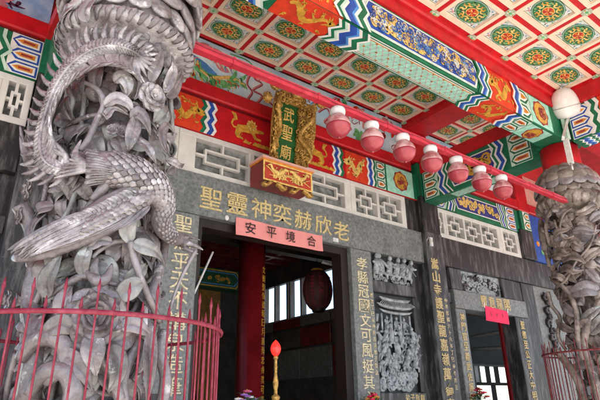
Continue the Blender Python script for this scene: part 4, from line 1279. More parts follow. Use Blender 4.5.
m.box(3.6, 5.3, 8.9, 9.2, 2.12, 2.50, 'dgreen')
fr = front(8.9)
nest(m, fr, 3.7, 5.22, 2.14, 2.48, ['gold', 'dgreen', 'lblue', 'dgreen'], .02, .004, .1, .1)
scrolls(m, fr, 3.95, 5.0, 2.22, 2.40, .016, 'gold', 18, 5)
m.build('painted_beam', None, 'dim green beam with gold scrolls inside the hall left of the red column', 'painted beam', GB)
m = MB()
m.box(.62, 8.0, 7.9, 8.1, 2.75, 3.1, 'darkwood')
fr = front(7.9)
zigzag(m, fr, 3.6, 2.77, 3.08, [('dgreen', .05), ('ochre', .02), ('dgreen', .06), ('ochre', .02), ('dgreen', .05)], .12, .004)
zigzag(m, fr, 4.9, 2.77, 3.08, [('dgreen', .05), ('ochre', .02), ('dgreen', .06)], .12, .004)
m.build('hall_beam', None, 'dark beam with green zigzag bands inside the hall under its ceiling', 'beam')
m = MB()
m.box(3.2, 6.6, 12.3, 12.5, 1.2, 3.2, 'ochre')
fr = front(12.3)
scrolls(m, fr, 3.4, 6.4, 2.5, 3.1, .004, 'gold', 22, 8, .02)
m.sheet([(5.35, 2.4), (6.5, 2.4), (6.5, .1), (6.2, -.2), (5.9, .6), (5.6, 1.6)], fr, .02, 'ochre')
m.box(3.2, 3.5, 12.3, 12.5, FLOOR, 1.2, 'ochre')
m.box(6.3, 6.6, 12.3, 12.5, FLOOR, 1.2, 'ochre')
m.build('altar_screen', None, 'dim ochre carved altar screen at the back of the hall', 'screen')
ic = thing('hall_column', 'polished dark red round column with a gilded inscription inside the hall', 'column', (4.62, 7.5, FLOOR))
m = MB()
m.lathe([(.30, FLOOR), (.30, FLOOR + .15), (.235, FLOOR + .2), (.235, 3.6)], (4.62, 7.5, 0), 'deepred', 32)
m.build('shaft', ic)
m = MB()
ang = radians(-62)
nrm = Vector((cos(ang), sin(ang), 0))
cf = Frame(Vector((4.62, 7.5, 0)) + nrm * .236, Vector((-nrm.y, nrm.x, 0)), (0, 0, 1))
for i, c in enumerate('文衡聖帝德昭日月義勇忠貞其可事'): m.glyph(c, 0, 2.15 - .15 * i, .10, .12, cf, 0, 'gold', .004)
m.build('inscription', ic)
la = thing('paper_lantern', 'large dark red round lantern hanging inside the hall against bright windows', 'lantern', (6.50, 8.0, 2.12))
m = MB()
prof = [(.10, -.40)]
for i in range(15):
    a = -1.15 + 2.3 * i / 14
    prof.append((.30 * cos(a) ** .9 + (.005 if i % 2 else 0), .42 * sin(a) * 1.02))
prof.append((.10, .40))
m.lathe(prof, (6.50, 8.0, 2.12), 'lanternred', 28)
for i in range(12):
    a = 2 * pi * i / 12
    m.tube([Vector((6.50 + (.30 * cos(b) ** .9 + .004) * cos(a), 8.0 + (.30 * cos(b) ** .9 + .004) * sin(a), 2.12 + .42 * sin(b))) for b in [-1.1 + 2.2 * j / 10 for j in range(11)]], .006, 'maroon', seg=5)
m.build('lantern_body', la)
m = MB()
for a in (-2.0, -2.6, -1.3):
    for b in (.45, .1, -.25):
        p = Vector((6.50 + .308 * cos(b) * cos(a), 8.0 + .308 * cos(b) * sin(a), 2.12 + .42 * sin(b)))
        nn = Vector((cos(a), sin(a), 0))
        fr = Frame(p, Vector((-sin(a), cos(a), 0)), ZF)
        m.strip([(-.05, .04), (0, .05), (.05, .03)], .010, fr, .006, 'maroon')
        m.strip([(-.03, -.04), (.0, .03), (.04, -.045)], .009, fr, .007, 'maroon')
m.build('faded_pattern', la)
m = MB()
m.lathe([(.12, .36), (.13, .40), (.12, .44)], (6.50, 8.0, 2.12), 'gold', 20)
m.build('lantern_rim', la)
m = MB()
m.lathe([(.12, -.44), (.13, -.40), (.12, -.36)], (6.50, 8.0, 2.12), 'darkwood', 20)
m.build('lantern_rim', la)
m = MB()
m.tube([(6.50, 8.0, 2.54), (6.50, 8.0, 3.55)], .008, 'ink', seg=6)
m.build('cord', la)
# a stick leaning in the doorway
m = MB()
a, b = onY(213, 252, 6.02), onY(193, 296, 6.02)
d = (b - a)
m.tube([a, a + d * 1.0, a + d * 5.2], .014, 'porcelain', seg=8)
m.build('stick', None, 'thin white stick leaning by the left jamb of the doorway', 'stick')
m = MB()
a, b = onY(322, 262, 7.2), onY(346, 268, 7.2)
m.tube([a, b], .03, 'porcelain', seg=8)
m.build('tube_light', None, 'pale tube light fitting under the hall ceiling behind the pink banner', 'tube light')
# side room
m = MB()
m.box(8.13, 16.5, 9.15, 9.3, FLOOR, -.35, 'room')
m.box(8.13, 12.95, 9.15, 9.3, -.35, 3.0, 'room')
m.box(14.9, 16.5, 9.15, 9.3, -.35, 3.0, 'room')
m.box(12.95, 14.9, 9.15, 9.3, .90, 3.0, 'room')
m.box(8.13, 16.7, 6.302, 9.3, 3.0, 3.1, 'room')  # no wall at the unseen right end, left open to let daylight in
m.build('side_room', None, 'grey plaster side room seen through the right door', 'room')
m = MB()
for x, k, z0, z1 in ((12.95, 'porcelain', -.35, .90), (13.20, 'porcelain', .46, .90), (13.72, 'darkwood', .46, .90), (14.16, 'darkwood', .46, .90), (13.90, 'darkwood', -.35, .38), (14.80, 'darkwood', -.35, .90)):
    m.box(x, x + (.10 if k == 'porcelain' else .05), 9.13, 9.26, z0, z1, k)
m.box(13.05, 14.80, 9.132, 9.255, .38, .46, 'darkwood')
m.box(12.9, 14.95, 9.09, 9.145, .90, .95, 'porcelain')
m.build('side_window', None, 'bright metal framed window at the back of the side room', 'window')
for pxs, lab in ((((474, 337), (504, 331)), 'upper pale beam crossing the side room'), (((476, 349), (506, 348)), 'lower pale beam crossing the side room')):
    m = MB()
    a, b = onY(*pxs[0], 8.2), onY(*pxs[1], 7.2)
    d = (b - a)
    m.tube([a - d * .3, b + d * .6], .05, 'porcelain', seg=4)
    m.build('room_beam', None, lab, 'beam', 'pale beams of the side room')
m = MB()
m.box(10.13, 10.20, 6.305, 6.36, FLOOR, 1.62, 'deepred')
m.box(8.50, 10.13, 6.305, 6.36, 1.60, 1.66, 'darkwood')
m.box(8.46, 8.52, 6.305, 6.36, FLOOR, 1.60, 'darkwood')
m.build('side_door_frame', None, 'dark door frame with a bright red right edge in the side doorway', 'door frame')

# ================================================================== ALTAR LAMP, FLOWERS
m = MB()
m.box(2.6, 4.9, 5.0, 5.5, -.36, -.30, 'deepred')
for x in (2.66, 4.78):
    for y in (5.03, 5.41): m.box(x, x + .06, y, y + .06, FLOOR, -.36, 'deepred')
m.build('offering_table', None, 'red offering table before the doorway, just below the picture', 'table')
def slim(m, f, zf=1.0):
    m.v = [(3.57 + (x - 3.57) * f, 5.22 + (y - 5.22) * f, -.30 + .82 * zf + (z + .30 - .82) * (.8 if zf < 1 else 1) + .82 * (1 - zf)) for x, y, z in m.v]
al = thing('altar_lamp', 'gilded baluster candle lamp with a lit red bulb before the doorway', 'lamp', (3.57, 5.22, -.30))
m = MB()
m.lathe([(.13, 0), (.13, .03), (.07, .06), (.04, .12), (.05, .16), (.075, .20), (.05, .25), (.035, .27), (.05, .30), (.07, .335), (.085, .36), (.07, .375), (.035, .39), (.032, .44), (.045, .47), (.055, .52), (.04, .57), (.03, .60), (.028, .68), (.038, .69), (.03, .70), (.028, .775), (.04, .785), (.05, .80), (.045, .815), (.03, .82)], (3.57, 5.22, -.30), 'goldy', 20)
slim(m, .62)
m.build('lamp_stand', al)
m = MB()
m.lathe([(.03, .82), (.048, .835), (.065, .855), (.078, .88), (.085, .905), (.086, .93), (.081, .955), (.071, .98), (.055, 1.003), (.035, 1.025), (.018, 1.04), (.004, 1.052)], (3.57, 5.22, -.30), 'bulb', 20)
slim(m, .72, .955)
m.build('bulb', al)
def bouquet(label, c, cols, seed, R):
    t = thing('flower_bouquet', label, 'flowers', c, 'bouquets at the doors')
    r = random.Random(seed)
    c = Vector(c)
    v = MB()
    v.lathe([(.05, 0), (.07, .08), (.05, .2), (.06, .24)], c, 'porcelain', 16)
    v.build('vase', t)
    lv = MB()
    fl = MB()
    for i in range(26):
        a, q = r.uniform(0, 6.3), r.uniform(0, 1) ** .5 * R
        p = c + Vector((q * cos(a), q * sin(a), .30 + .12 * (1 - q / R) + r.uniform(-.03, .03)))
        if i % 2 == 0:
            k = r.choice(cols)
            for j in range(7):
                b = j * 2 * pi / 7
                fl.ell(p + Vector((.024 * cos(b), .024 * sin(b), .008)), (.022, .022, .012), k, None, 6, 4)
            fl.ell(p + Vector((0, 0, .014)), .014, 'ygold', None, 6, 4)
        lv.tube([c + Vector((0, 0, .22)), (c + p) / 2 + Vector((0, 0, .16)), p - Vector((0, 0, .01))], .004, 'foliage', seg=5)
        d = Vector((cos(a), sin(a), r.uniform(-.3, .6)))
        lv.tube([p - Vector((0, 0, .05)), p + d * .05 - Vector((0, 0, .04)), p + d * .11 - Vector((0, 0, .05))], [.003, .022, .002], 'foliage', rb=.003, nrm=ZF, seg=6)
    lv.build('leaves', t)
    fl.build('blossoms', t)
bouquet('purple and pink flowers in a vase beside the altar lamp', (3.22, 5.25, -.30), ('purple', 'fpink', 'purple', 'white'), 3, .14)
bouquet('red and orange flower tips at the right jamb of the doorway', (5.66, 5.75, -.30), ('redpaper', 'orange', 'maroon'), 4, .12)
bouquet('red and orange flowers at the foot of the right side door', (8.25, 5.75, -.24), ('redpaper', 'orange', 'maroon'), 5, .14)

# ================================================================== CARVED PILLARS
class Pillar:
    def __init__(s, cx, cy, r): s.cx, s.cy, s.r = cx, cy, r
    def hit(s, px, py, dr):
        """point where the sight line of a photo point meets the carving at its height above the shaft"""
        d = ray(px, py)
        R = s.r + dr
        a = d.x ** 2 + d.y ** 2
        b = -2 * (d.x * s.cx + d.y * s.cy)
        c = s.cx ** 2 + s.cy ** 2 - R * R
        D = b * b - 4 * a * c
        t = (-b - sqrt(D)) / 2 / a if D > 0 else -b / 2 / a
        return d * t
    def n(s, p): return Vector((p.x - s.cx, p.y - s.cy, 0)).normalized()
    def pol(s, th, z, dr): return Vector((s.cx + (s.r + dr) * cos(th), s.cy + (s.r + dr) * sin(th), z))
def lerp_list(W, sub=4):
    Q = []
    for i in range(len(W) - 1):
        for j in range(sub): Q.append(W[i] + (W[i + 1] - W[i]) * j / sub)
    Q.append(W[-1])
    return Q
LEAF = [(-1, .35), (-.86, .52), (-.5, .30), (-.14, .34), (0, -.25), (.14, .34), (.5, .30), (.86, .52), (1, .35), (.5, -.6), (-.5, -.6)]
def leaf(m, pts, nr, wmax, k, th=.015):
    """pts: base .. tip (3-D); nr: outward normals"""
    P = smooth_path(pts, 4)
    N = smooth_path(nr, 4)
    n = len(P)
    wa = [max(.004, wmax * (sin(pi * min(1, (i / (n - 1)) ** .75 * .97 + .03))) ** .8 * (1 - .45 * (i / (n - 1)) ** 4)) for i in range(n)]
    m.tube(P, wa, k, rb=[min(th, w_ * .8 + .004) for w_ in wa], nrm=N, prof=LEAF)
def petal(m, c, u, v, n, L, W, beta, k, seed=0):
    # a cupped petal from c outward along u, raised by the angle beta
    r = random.Random(seed)
    vs, fs = [], []
    nu, nv = 9, 9
    w1, w2 = r.uniform(0, 6.3), r.uniform(-.12, .12)
    for i in range(nu):
        t = i / (nu - 1)
        ww = W * sqrt(max(0.0, 1 - (2 * (t - .56) / 1.16) ** 2)) * (1 if t > .5 else .55 + .9 * t)
        for j in range(nv):
            q = -1 + 2 * j / (nv - 1)
            e = t - .07 * (q * q) * t + .025 * sin(6 * q + w1) * t ** 3
            lift = sin(beta) * t + .30 * q * q * W / L * (1 - .3 * t) - .22 * max(0, t - .72) * 2.4 + w2 * q * t
            vs.append(c + u * (L * e * cos(beta * .9)) + v * (ww * q) + n * (L * lift))
    for i in range(nu - 1):
        for j in range(nv - 1): fs.append((i * nv + j, i * nv + j + 1, (i + 1) * nv + j + 1, (i + 1) * nv + j))
    a = len(vs)
    back = [p - n * .014 - u * .004 for p in vs]
    rim = [j for j in range(nv)] + [i * nv + nv - 1 for i in range(1, nu)] + [(nu - 1) * nv + j for j in range(nv - 2, -1, -1)] + [i * nv for i in range(nu - 2, 0, -1)]
    ff = fs + [tuple(q + a for q in f[::-1]) for f in fs] + [(rim[x], rim[(x + 1) % len(rim)], rim[(x + 1) % len(rim)] + a, rim[x] + a) for x in range(len(rim))]
    m.add(vs + back, ff, k, True)
def peony(m, c, n, R, k, seed=1, rings=((6, 1.0, .12), (6, .80, .55), (5, .60, .95), (3, .42, 1.2))):
    r = random.Random(seed)
    n = n.normalized()
    u = n.cross(ZF).normalized()
    v = n.cross(u)
    m.ell(c, (R * .5, R * .5, R * .25), k, (u, v, n), 12, 7)
    for q, (cnt, rr, beta) in enumerate(rings):
        off = r.uniform(0, 1)
        for i in range(cnt):
            a = 2 * pi * (i + off) / cnt + r.uniform(-.12, .12)
            du, dv = u * cos(a) + v * sin(a), v * cos(a) - u * sin(a)
            petal(m, c + n * (R * (.04 + .10 * q + .03 * (i % 2))) + du * R * .10, du, dv, n, R * .92 * rr, R * .56 * rr, beta, k, seed * 31 + i + 10 * q)
    m.ell(c + n * R * .35, R * .13, k, None, 8, 6)
def shaft_mesh(P, z0, z1, k, amp, seed):
    m = MB()
    r = random.Random(seed)
    ph = [(r.uniform(2, 9), r.uniform(2, 11), r.uniform(0, 6.3), r.uniform(.3, 1)) for i in range(9)]
    nz, na = 110, 56
    vs, fs = [], []
    for i in range(nz + 1):
        z = z0 + (z1 - z0) * i / nz
        for j in range(na):
            a = 2 * pi * j / na
            d = sum(w_ * sin(f1 * z * 2 + round(f2) * a + q) for f1, f2, q, w_ in ph) / 4.5
            vs.append(P.pol(a, z, -.085 + amp * d))
    for i in range(nz):
        for j in range(na): fs.append((i * na + j, i * na + (j + 1) % na, (i + 1) * na + (j + 1) % na, (i + 1) * na + j))
    m.add(vs, fs, k, True)
    return m
def filler(P, n, seed, z0, z1, keys, parent, hidden_only=None, dr=(0.0, .05), size=(.05, .11)):
    """leaves, twigs and small blossoms all round the shaft"""
    r = random.Random(seed)
    lv, br = MB(), MB()
    for i in range(n):
        th, z = r.uniform(0, 2 * pi), r.uniform(z0, z1)
        if hidden_only and hidden_only(th, z): continue
        L, W = r.uniform(.12, .26), r.uniform(*size) * .55
        a = r.uniform(0, 2 * pi)
        d0 = r.uniform(*dr)
        pts, nr = [], []
        for t in (0, .33, .66, 1):
            p = P.pol(th + L * t * cos(a) / P.r, z + L * t * sin(a), d0 + .05 * sin(pi * t) + r.uniform(0, .012))
            pts.append(p)
            nr.append((P.n(p) + Vector((0, 0, r.uniform(-.5, .5)))).normalized())
        if i % 5 == 0:
            pts2 = [P.pol(th + .5 * t * cos(a) / P.r + .1 * sin(5 * t), z + .5 * t * sin(a) + .05 * cos(6 * t), d0 + .03) for t in (0, .25, .5, .75, 1)]
            br.tube(smooth_path(pts2, 3), [.017] * 13, r.choice(keys), seg=6)
        leaf(lv, pts, nr, W, r.choice(keys))
    lv.build('carved_foliage', parent, kind='stuff')
    br.build('carved_twigs', parent, kind='stuff')
def lotus_ring(m, P, z, r0, h, n, k, lean=.06, off=0.0):
    """one row of overlapping rounded petals round a capital"""
    for i in range(n):
        a = 2 * pi * (i + off) / n
        er, et = Vector((cos(a), sin(a), 0)), Vector((-sin(a), cos(a), 0))
        c = Vector((P.cx, P.cy, z)) + er * r0
        w_ = 2 * pi * r0 / n * .62
        m.ell(c, (w_, .036, h * .66), k, (et, (er + ZF * .35).normalized(), (ZF - er * .35).normalized()), 12, 8)

# ---------------------------------------------------------------- left pillar: bird diving through peonies
LP = Pillar(.857, 3.2, .335)
lp = thing('carved_pillar', 'big grey carved stone pillar with a diving bird and peonies at the left', 'pillar', (.857, 3.2, FLOOR), 'carved stone pillars')
K, KL, KG = 'carved', 'carvedlight', 'carvedgreen'
shaft_mesh(LP, FLOOR, 3.2, K, .03, 3).build('shaft', lp)
m = MB()
m.lathe([(.48, FLOOR), (.50, FLOOR + .1), (.46, FLOOR + .25), (.40, FLOOR + .35)], (LP.cx, LP.cy, 0), K, 32)
m.build('pillar_base', lp)
m = MB()
m.lathe([(.26, 3.0), (.26, 3.64)], (LP.cx, LP.cy, 0), 'red', 32)
m.box(.62, 1.10, 2.96, 3.45, 3.602, 4.15, 'green')
m.build('red_shaft', lp)
# capital: a fat rim ring with petals above
m = MB()
ringp = [(.30, 2.26), (.36, 2.30), (.40, 2.335), (.45, 2.345), (.476, 2.365), (.484, 2.395), (.478, 2.425), (.45, 2.445), (.40, 2.46), (.40, 2.50), (.44, 2.53), (.44, 2.58), (.36, 2.60)]
m.lathe([(r_ - .012, z) for r_, z in ringp], (LP.cx, LP.cy, 0), KL, 48)
rr = random.Random(77)
for q in range(40):
    a = 2 * pi * q / 40
    m.tube(smooth_path([LP.pol(a, 2.34, .09), LP.pol(a + .05, 2.372, .142), LP.pol(a + .09, 2.41, .142), LP.pol(a + .07, 2.44, .11)], 3), [.012, .02, .022, .022, .022, .022, .02, .016, .012, .01], K, rb=.006, nrm=LP.n(LP.pol(a, 2.4, 0)), seg=6)
for q in range(60):
    a, z = rr.uniform(0, 6.3), rr.uniform(2.24, 2.33)
    m.ell(LP.pol(a, z, .0), (rr.uniform(.03, .06), rr.uniform(.03, .06), rr.uniform(.02, .05)), K, None, 8, 6)
for row, (z, r0, n) in enumerate(((2.555, .445, 18), (2.68, .46, 12), (2.80, .50, 12), (2.90, .50, 12), (2.97, .44, 12), (3.06, .36, 10))): lotus_ring(m, LP, z, r0 - .02, .16, n, K if row % 2 else KL, off=.5 * (row % 2))
m.build('capital', lp)

bird = MB()
H = LP.hit
def path(pts, dr, sub=4):
    if not hasattr(dr, '__len__'): dr = [dr] * len(pts)
    P = smooth_path([H(a, b, d) for (a, b), d in zip(pts, dr)], sub)
    return P, [LP.n(p) for p in P]
def limb(m, pts, dr, ra, rb, k, sub=4, seg=8):
    P, N = path(pts, dr, sub)
    if not hasattr(ra, '__len__'): ra = [ra] * len(pts)
    if not hasattr(rb, '__len__'): rb = [rb] * len(pts)
    m.tube(P, lerp_list(ra, sub), k, rb=lerp_list(rb, sub), nrm=N, seg=seg)
    return P, N
# body: rump at the left, back, shoulder, neck turning down, head pointing right
BP, BN = limb(bird, [(84, 160), (96, 164), (116, 170), (138, 178), (156, 190), (163, 206), (161, 222), (168, 234), (180, 240), (188, 245)],
              [.05, .10, .13, .14, .13, .12, .10, .10, .11, .11], [.05, .085, .105, .115, .105, .075, .062, .055, .046, .03], [.05, .075, .085, .09, .08, .07, .06, .05, .045, .03], K, 5, 14)
# beak, comb, eye
limb(bird, [(186, 243), (196, 246), (203, 250)], [.12, .12, .11], [.024, .016, .003], [.024, .014, .003], KL)
limb(bird, [(184, 248), (193, 252), (198, 254)], [.11, .11, .10], [.018, .011, .003], [.018, .01, .003], K)
for a, b in ((178, 234), (183, 236), (189, 239), (194, 240)): limb(bird, [(176, 240), ((176 + a) / 2 + 3, (240 + b) / 2 - 3), (a + 6, b)], [.13, .14, .14], [.012, .012, .003], [.012, .012, .003], K)
e = H(183, 242, .16)
bird.ell(e, .014, KL, None, 8, 6)
bo_ = bird.build('bird', lp, 'long necked bird diving down the pillar')
# scales on the body
sc = MB()
r = random.Random(12)
nP = len(BP)
for i in range(9, nP - 9):
    t = (BP[min(nP - 1, i + 1)] - BP[i - 1]).normalized()
    n = (BN[i] - t * BN[i].dot(t)).normalized()
    b = t.cross(n)
    ra = lerp_list([.05, .085, .105, .115, .105, .075, .062, .055, .046, .03], 5)[i]
    rb = lerp_list([.05, .075, .085, .09, .08, .07, .06, .05, .045, .03], 5)[i]
    for j in range(-3, 4):
        a = (j + .5 * (i % 2)) * .40
        dirn = b * (ra * sin(a)) + n * (rb * cos(a))
        nn = (b * (rb * sin(a)) + n * (ra * cos(a))).normalized()
        tt = (t - nn * .25).normalized()
        sc.ell(BP[i] + dirn * 1.01, (ra * .185, ra * .27, .006), KL if r.random() < .6 else K, (tt.cross(nn).normalized(), tt, nn), 7, 5)
sc.build('scales', bo_)
# wing: a thick blade with scale rows at the shoulder and long feathers to the tip
wg = MB()
WP, WN = limb(wg, [(160, 186), (138, 196), (112, 212), (84, 228), (52, 243), (22, 254), (12, 258)], [.17, .16, .15, .14, .14, .15, .15], [.045, .085, .105, .095, .085, .05, .01], [.03, .035, .035, .03, .026, .02, .006], K, 5, 12)
# short coverts along the upper edge
for i in range(30):
    t = i / 29
    x0, y0 = 150 - 118 * t, 186 + 58 * t
    Lw = 15 - 4 * t
    leaf(wg, [H(x0, y0 + 6, .18), H(x0 - Lw * .5, y0 - 1, .19), H(x0 - Lw, y0 + 1 + 3 * t, .175)], [LP.n(H(x0, y0, .18))] * 3, .022, KL if i % 3 else K, .016)
# long primaries
for i in range(11):
    f = i / 10
    a = [(128 - 44 * f, 204 + 8 * f + 12 * (1 - f)), (96 - 50 * f, 224 + 6 * f + 6 * (1 - f)), (64 - 44 * f, 240 + 4 * f + 4 * (1 - f)), (40 - 32 * f, 252 + 8 * sin(f * 3) - 3 * f)]
    leaf(wg, [H(x, y, .185 + .008 * (i % 2)) for x, y in a], [LP.n(H(x, y, .18)) for x, y in a], .026, KL if i % 2 else K, .016)
for i in range(12):
    f = i / 11
    a = [(150 - 90 * f, 206 + 34 * f), (136 - 92 * f, 218 + 30 * f), (122 - 98 * f, 228 + 28 * f)]
    leaf(wg, [H(x, y, .18) for x, y in a], [LP.n(H(x, y, .18)) for x, y in a], .020, K, .014)
for row in range(6):
    for i in range(13):
        x, y = 152 - 5.2 * i - 1.5 * row, 186 + 2.7 * i + 3.4 * row + (1.2 if row % 2 else 0)
        p = H(x, y, .205 - .006 * abs(row - 2.5))
        n = LP.n(p)
        t = (H(x - 8, y + 4, .205) - p).normalized()
        nn = (n + t * .3).normalized()
        wg.ell(p, (.017, .025, .008), KL if (i + row) % 3 else K, (t.cross(nn).normalized(), t, nn), 8, 5)
wg.build('wing', bo_)
# tail: the great hooked plume with barbs on both sides
tl = MB()
spine = [(84, 166), (64, 170), (44, 160), (40, 138), (46, 112), (56, 86), (72, 64), (92, 50), (112, 46), (130, 50), (142, 58)]
sdr = [.09, .12, .14, .15, .15, .15, .15, .15, .15, .15, .14]
swd = [.02, .04, .06, .065, .065, .065, .068, .07, .065, .05, .02]
SP, SN = limb(tl, spine, sdr, swd, [.02] * 11, KL, 6, 10)
limb(tl, spine, [d + .022 for d in sdr], [.008] * 11, [.012] * 11, KL, 6, 6)
sw6 = lerp_list(swd, 6)
nS = len(SP)
for i in range(4, nS - 1):
    t = (SP[i + 1] - SP[i - 1]).normalized()
    n = SN[i]
    b = n.cross(t).normalized()
    for sg in (-1, 1):
        f = i / nS
        L = (.105 if sg > 0 else .115) * (.75 + .35 * sin(f * 3.1))
        if (sg < 0 and f > .55): L = .15
        c = SP[i] + b * (sg * sw6[i] * .8)
        lean = .35 + (.35 if sg < 0 else 0)
        p1 = c + b * (sg * L * .55) + t * (L * .15 * lean) + n * .012
        p2 = c + b * (sg * L) + t * (L * lean) + n * (.03 + .01 * (i % 2))
        if i % 2 == 0 or sg < 0 and i % 3: tl.tube(smooth_path([c - n * .004, p1, p2], 3), [.017, .0185, .019, .017, .013, .009, .003], KL if i % 4 else K, rb=[.012, .013, .013, .012, .010, .007, .003], nrm=n, seg=6)
        # engraved ribs across the plume
    tl.tube([SP[i] - b * sw6[i] * .85 + t * .03 + n * .012, SP[i] + n * .024, SP[i] + b * sw6[i] * .85 + t * .03 + n * .012], [.005, .007, .005], KL, seg=5)
# spikes of the plume end and the fan at the rump
for a in range(9):
    q = radians(-70 + a * 24)
    x1, y1 = 142 + 17 * cos(q), 60 + 17 * sin(q)
    limb(tl, [(136, 56), ((136 + x1) / 2, (56 + y1) / 2), (x1, y1)], [.15, .16, .16], [.02, .018, .004], [.014, .012, .004], KL, 3, 6)
for i in range(9):
    f = i / 8
    x1, y1 = 54 + 34 * f, 138 + 44 * abs(f - .25) * (1 if f > .25 else -.3) - 2
    limb(tl, [(92, 166), ((92 + x1) / 2 + 2, (166 + 142 + 24 * f) / 2 + 2), (54 + 30 * (1 - f) * .9, 140 + 38 * f)], [.15, .165, .16], [.02, .024, .004], [.014, .014, .004], KL, 4, 6)
# second, lower feathers at the left edge
for i in range(9):
    f = i / 8
    limb(tl, [(58 - 10 * f, 158 + 6 * f), (40 - 8 * f, 150 - 18 * f + 14), (24 + 4 * f, 166 - 46 * f)], [.11, .13, .13], [.02, .022, .003], [.014, .014, .003], K, 4, 6)
for j in range(2):
    limb(tl, [(70, 172 + 4 * j), (46, 170 + 6 * j), (26, 150 + 8 * j), (20, 126 + 10 * j)], [.07, .09, .10, .10], [.02, .035, .03, .005], [.02, .02, .02, .005], K, 5, 8)
tl.build('tail_plume', bo_, 'hooked tail plume with spiky barbs')
# feather collar at the rump
cl = MB()
for i in range(13):
    f = i / 12
    leaf(cl, [H(84 + 2 * sin(f * 3), 150 + 36 * f, .13 + .05 * sin(pi * f)), H(96, 153 + 30 * f, .16 + .06 * sin(pi * f)), H(112, 158 + 24 * f, .15 + .07 * sin(pi * f))], [LP.n(H(96, 160, .1))] * 3, .014, KL if i % 2 else K, .014)
cl.build('collar', bo_)
# leg with claws
lg = MB()
limb(lg, [(110, 180), (100, 192), (92, 200)], [.12, .12, .11], [.04, .03, .02], [.04, .03, .02], K)
lg.build('leg', bo_)

def flower(px, py, dr, R, k, seed, tilt=(0, 0, 0), rings=None, lab=None):
    m = MB()
    c = H(px, py, dr)
    n = (LP.n(c) + Vector(tilt)).normalized()
    peony(m, c, n, R, k, seed, rings or ((6, 1.0, .12), (6, .80, .55), (5, .60, .95), (3, .42, 1.2)))
    return m.build('peony', lp, lab)
flower(95, 316, .09, .155, K, 4, (0, -.1, -.15), lab='large open peony low on the pillar')
flower(152, 97, .10, .095, KL, 7, (.1, -.2, -.1), ((7, 1.0, .1), (6, .78, .5), (4, .5, .95)), 'small ruffled peony near the top')
def lf(pts, dr, w_, k, lean=(0, 0, 0)):
    m = MB()
    if not hasattr(dr, '__len__'): dr = [dr] * len(pts)
    P = [H(a, b, d) for (a, b), d in zip(pts, dr)]
    leaf(m, P, [(LP.n(p) + Vector(lean)).normalized() for p in P], w_, k)
    return m.build('leaf', lp)
def branch(pts, dr, ra, k=K):
    m = MB()
    limb(m, pts, dr, ra, ra, k, 5, 8)
    return m.build('branch', lp)
# stems
branch([(84, 82), (98, 90), (104, 104), (96, 122), (88, 140), (80, 150)], .07, [.012, .018, .02, .02, .02, .018])
branch([(104, 104), (116, 104), (128, 112)], .08, [.018, .015, .012])
branch([(130, 242), (134, 258), (140, 276), (150, 300), (160, 322)], [.10, .10, .11, .10, .08], [.022, .022, .02, .02, .018])
branch([(46, 296), (62, 288), (82, 276), (98, 280), (118, 285)], .08, [.02, .022, .022, .018, .012])
branch([(128, 240), (114, 242), (100, 250), (92, 258)], .08, [.018, .016, .014, .01])
branch([(162, 200), (166, 222), (164, 250), (158, 275), (150, 300)], .05, [.03, .028, .028, .03, .03])
branch([(196, 250), (186, 268), (176, 290), (170, 310)], [.03, .03, .03, .03], [.014, .012, .01, .01])
branch([(20, 205), (32, 228), (36, 262), (30, 300), (36, 340), (28, 400)], .03, [.05, .05, .045, .05, .055, .06])
branch([(60, 330), (72, 344), (92, 352), (110, 370), (120, 400)], .07, [.03, .03, .03, .03, .03])
branch([(20, 360), (36, 340), (56, 338), (66, 352), (58, 372), (44, 384)], .10, [.03, .045, .05, .045, .035, .02])
branch([(28, 395), (46, 372), (66, 372), (74, 392), (66, 412)], .11, [.03, .045, .05, .05, .04])
branch([(140, 340), (128, 362), (122, 385), (126, 410)], .06, [.03, .03, .03, .03])
branch([(166, 330), (160, 350), (166, 380), (160, 410)], .03, [.03, .035, .035, .04])
# leaves traced
lf([(131, 243), (127, 228), (131, 212), (138, 206)], [.10, .13, .14, .13], .055, KG)
lf([(133, 243), (143, 246), (156, 252), (164, 264)], [.11, .14, .14, .11], .05, KG)
lf([(84, 276), (82, 262), (87, 250), (90, 242)], [.09, .12, .12, .10], .042, KG)
lf([(48, 298), (46, 282), (54, 266), (62, 254)], [.09, .12, .13, .12], .055, KG)
lf([(112, 242), (100, 240), (92, 246), (82, 248)], [.10, .12, .12, .1], .036, K)
lf([(95, 332), (93, 346), (94, 362), (96, 376)], [.13, .15, .15, .12], .062, KL)
lf([(76, 330), (62, 324), (48, 330), (38, 338)], [.12, .14, .14, .10], .055, KG)
lf([(120, 328), (132, 324), (144, 330), (152, 338)], [.11, .13, .13, .10], .045, K)
lf([(118, 300), (128, 290), (138, 284), (146, 282)], [.10, .12, .13, .10], .06, KG)
lf([(152, 326), (150, 350), (149, 378), (146, 405)], [.10, .13, .13, .12], .065, K)
lf([(146, 306), (143, 318), (144, 328), (146, 336)], [.10, .12, .12, .10], .03, KL)
lf([(70, 318), (62, 306), (66, 294), (72, 286)], [.10, .13, .13, .1], .05, K)
lf([(60, 350), (72, 360), (84, 374), (92, 392)], [.12, .14, .14, .12], .05, K)
lf([(110, 345), (118, 360), (116, 378), (108, 392)], [.10, .13, .13, .1], .055, KG)
lf([(110, 110), (106, 116), (114, 108), (130, 116)], [.08, .1, .1, .08], .03, KL)
lf([(104, 106), (116, 98), (128, 104), (132, 114)], [.09, .13, .13, .1], .045, KL)
lf([(133, 122), (138, 112), (146, 122), (150, 136)], [.09, .12, .13, .1], .045, K)
lf([(138, 116), (134, 128), (130, 142), (128, 152)], [.09, .12, .13, .1], .045, KL)
lf([(136, 138), (146, 146), (152, 156), (156, 164)], [.11, .14, .15, .13], .035, KL)
lf([(168, 124), (162, 132), (164, 146), (170, 156)], [.08, .11, .12, .1], .04, K)
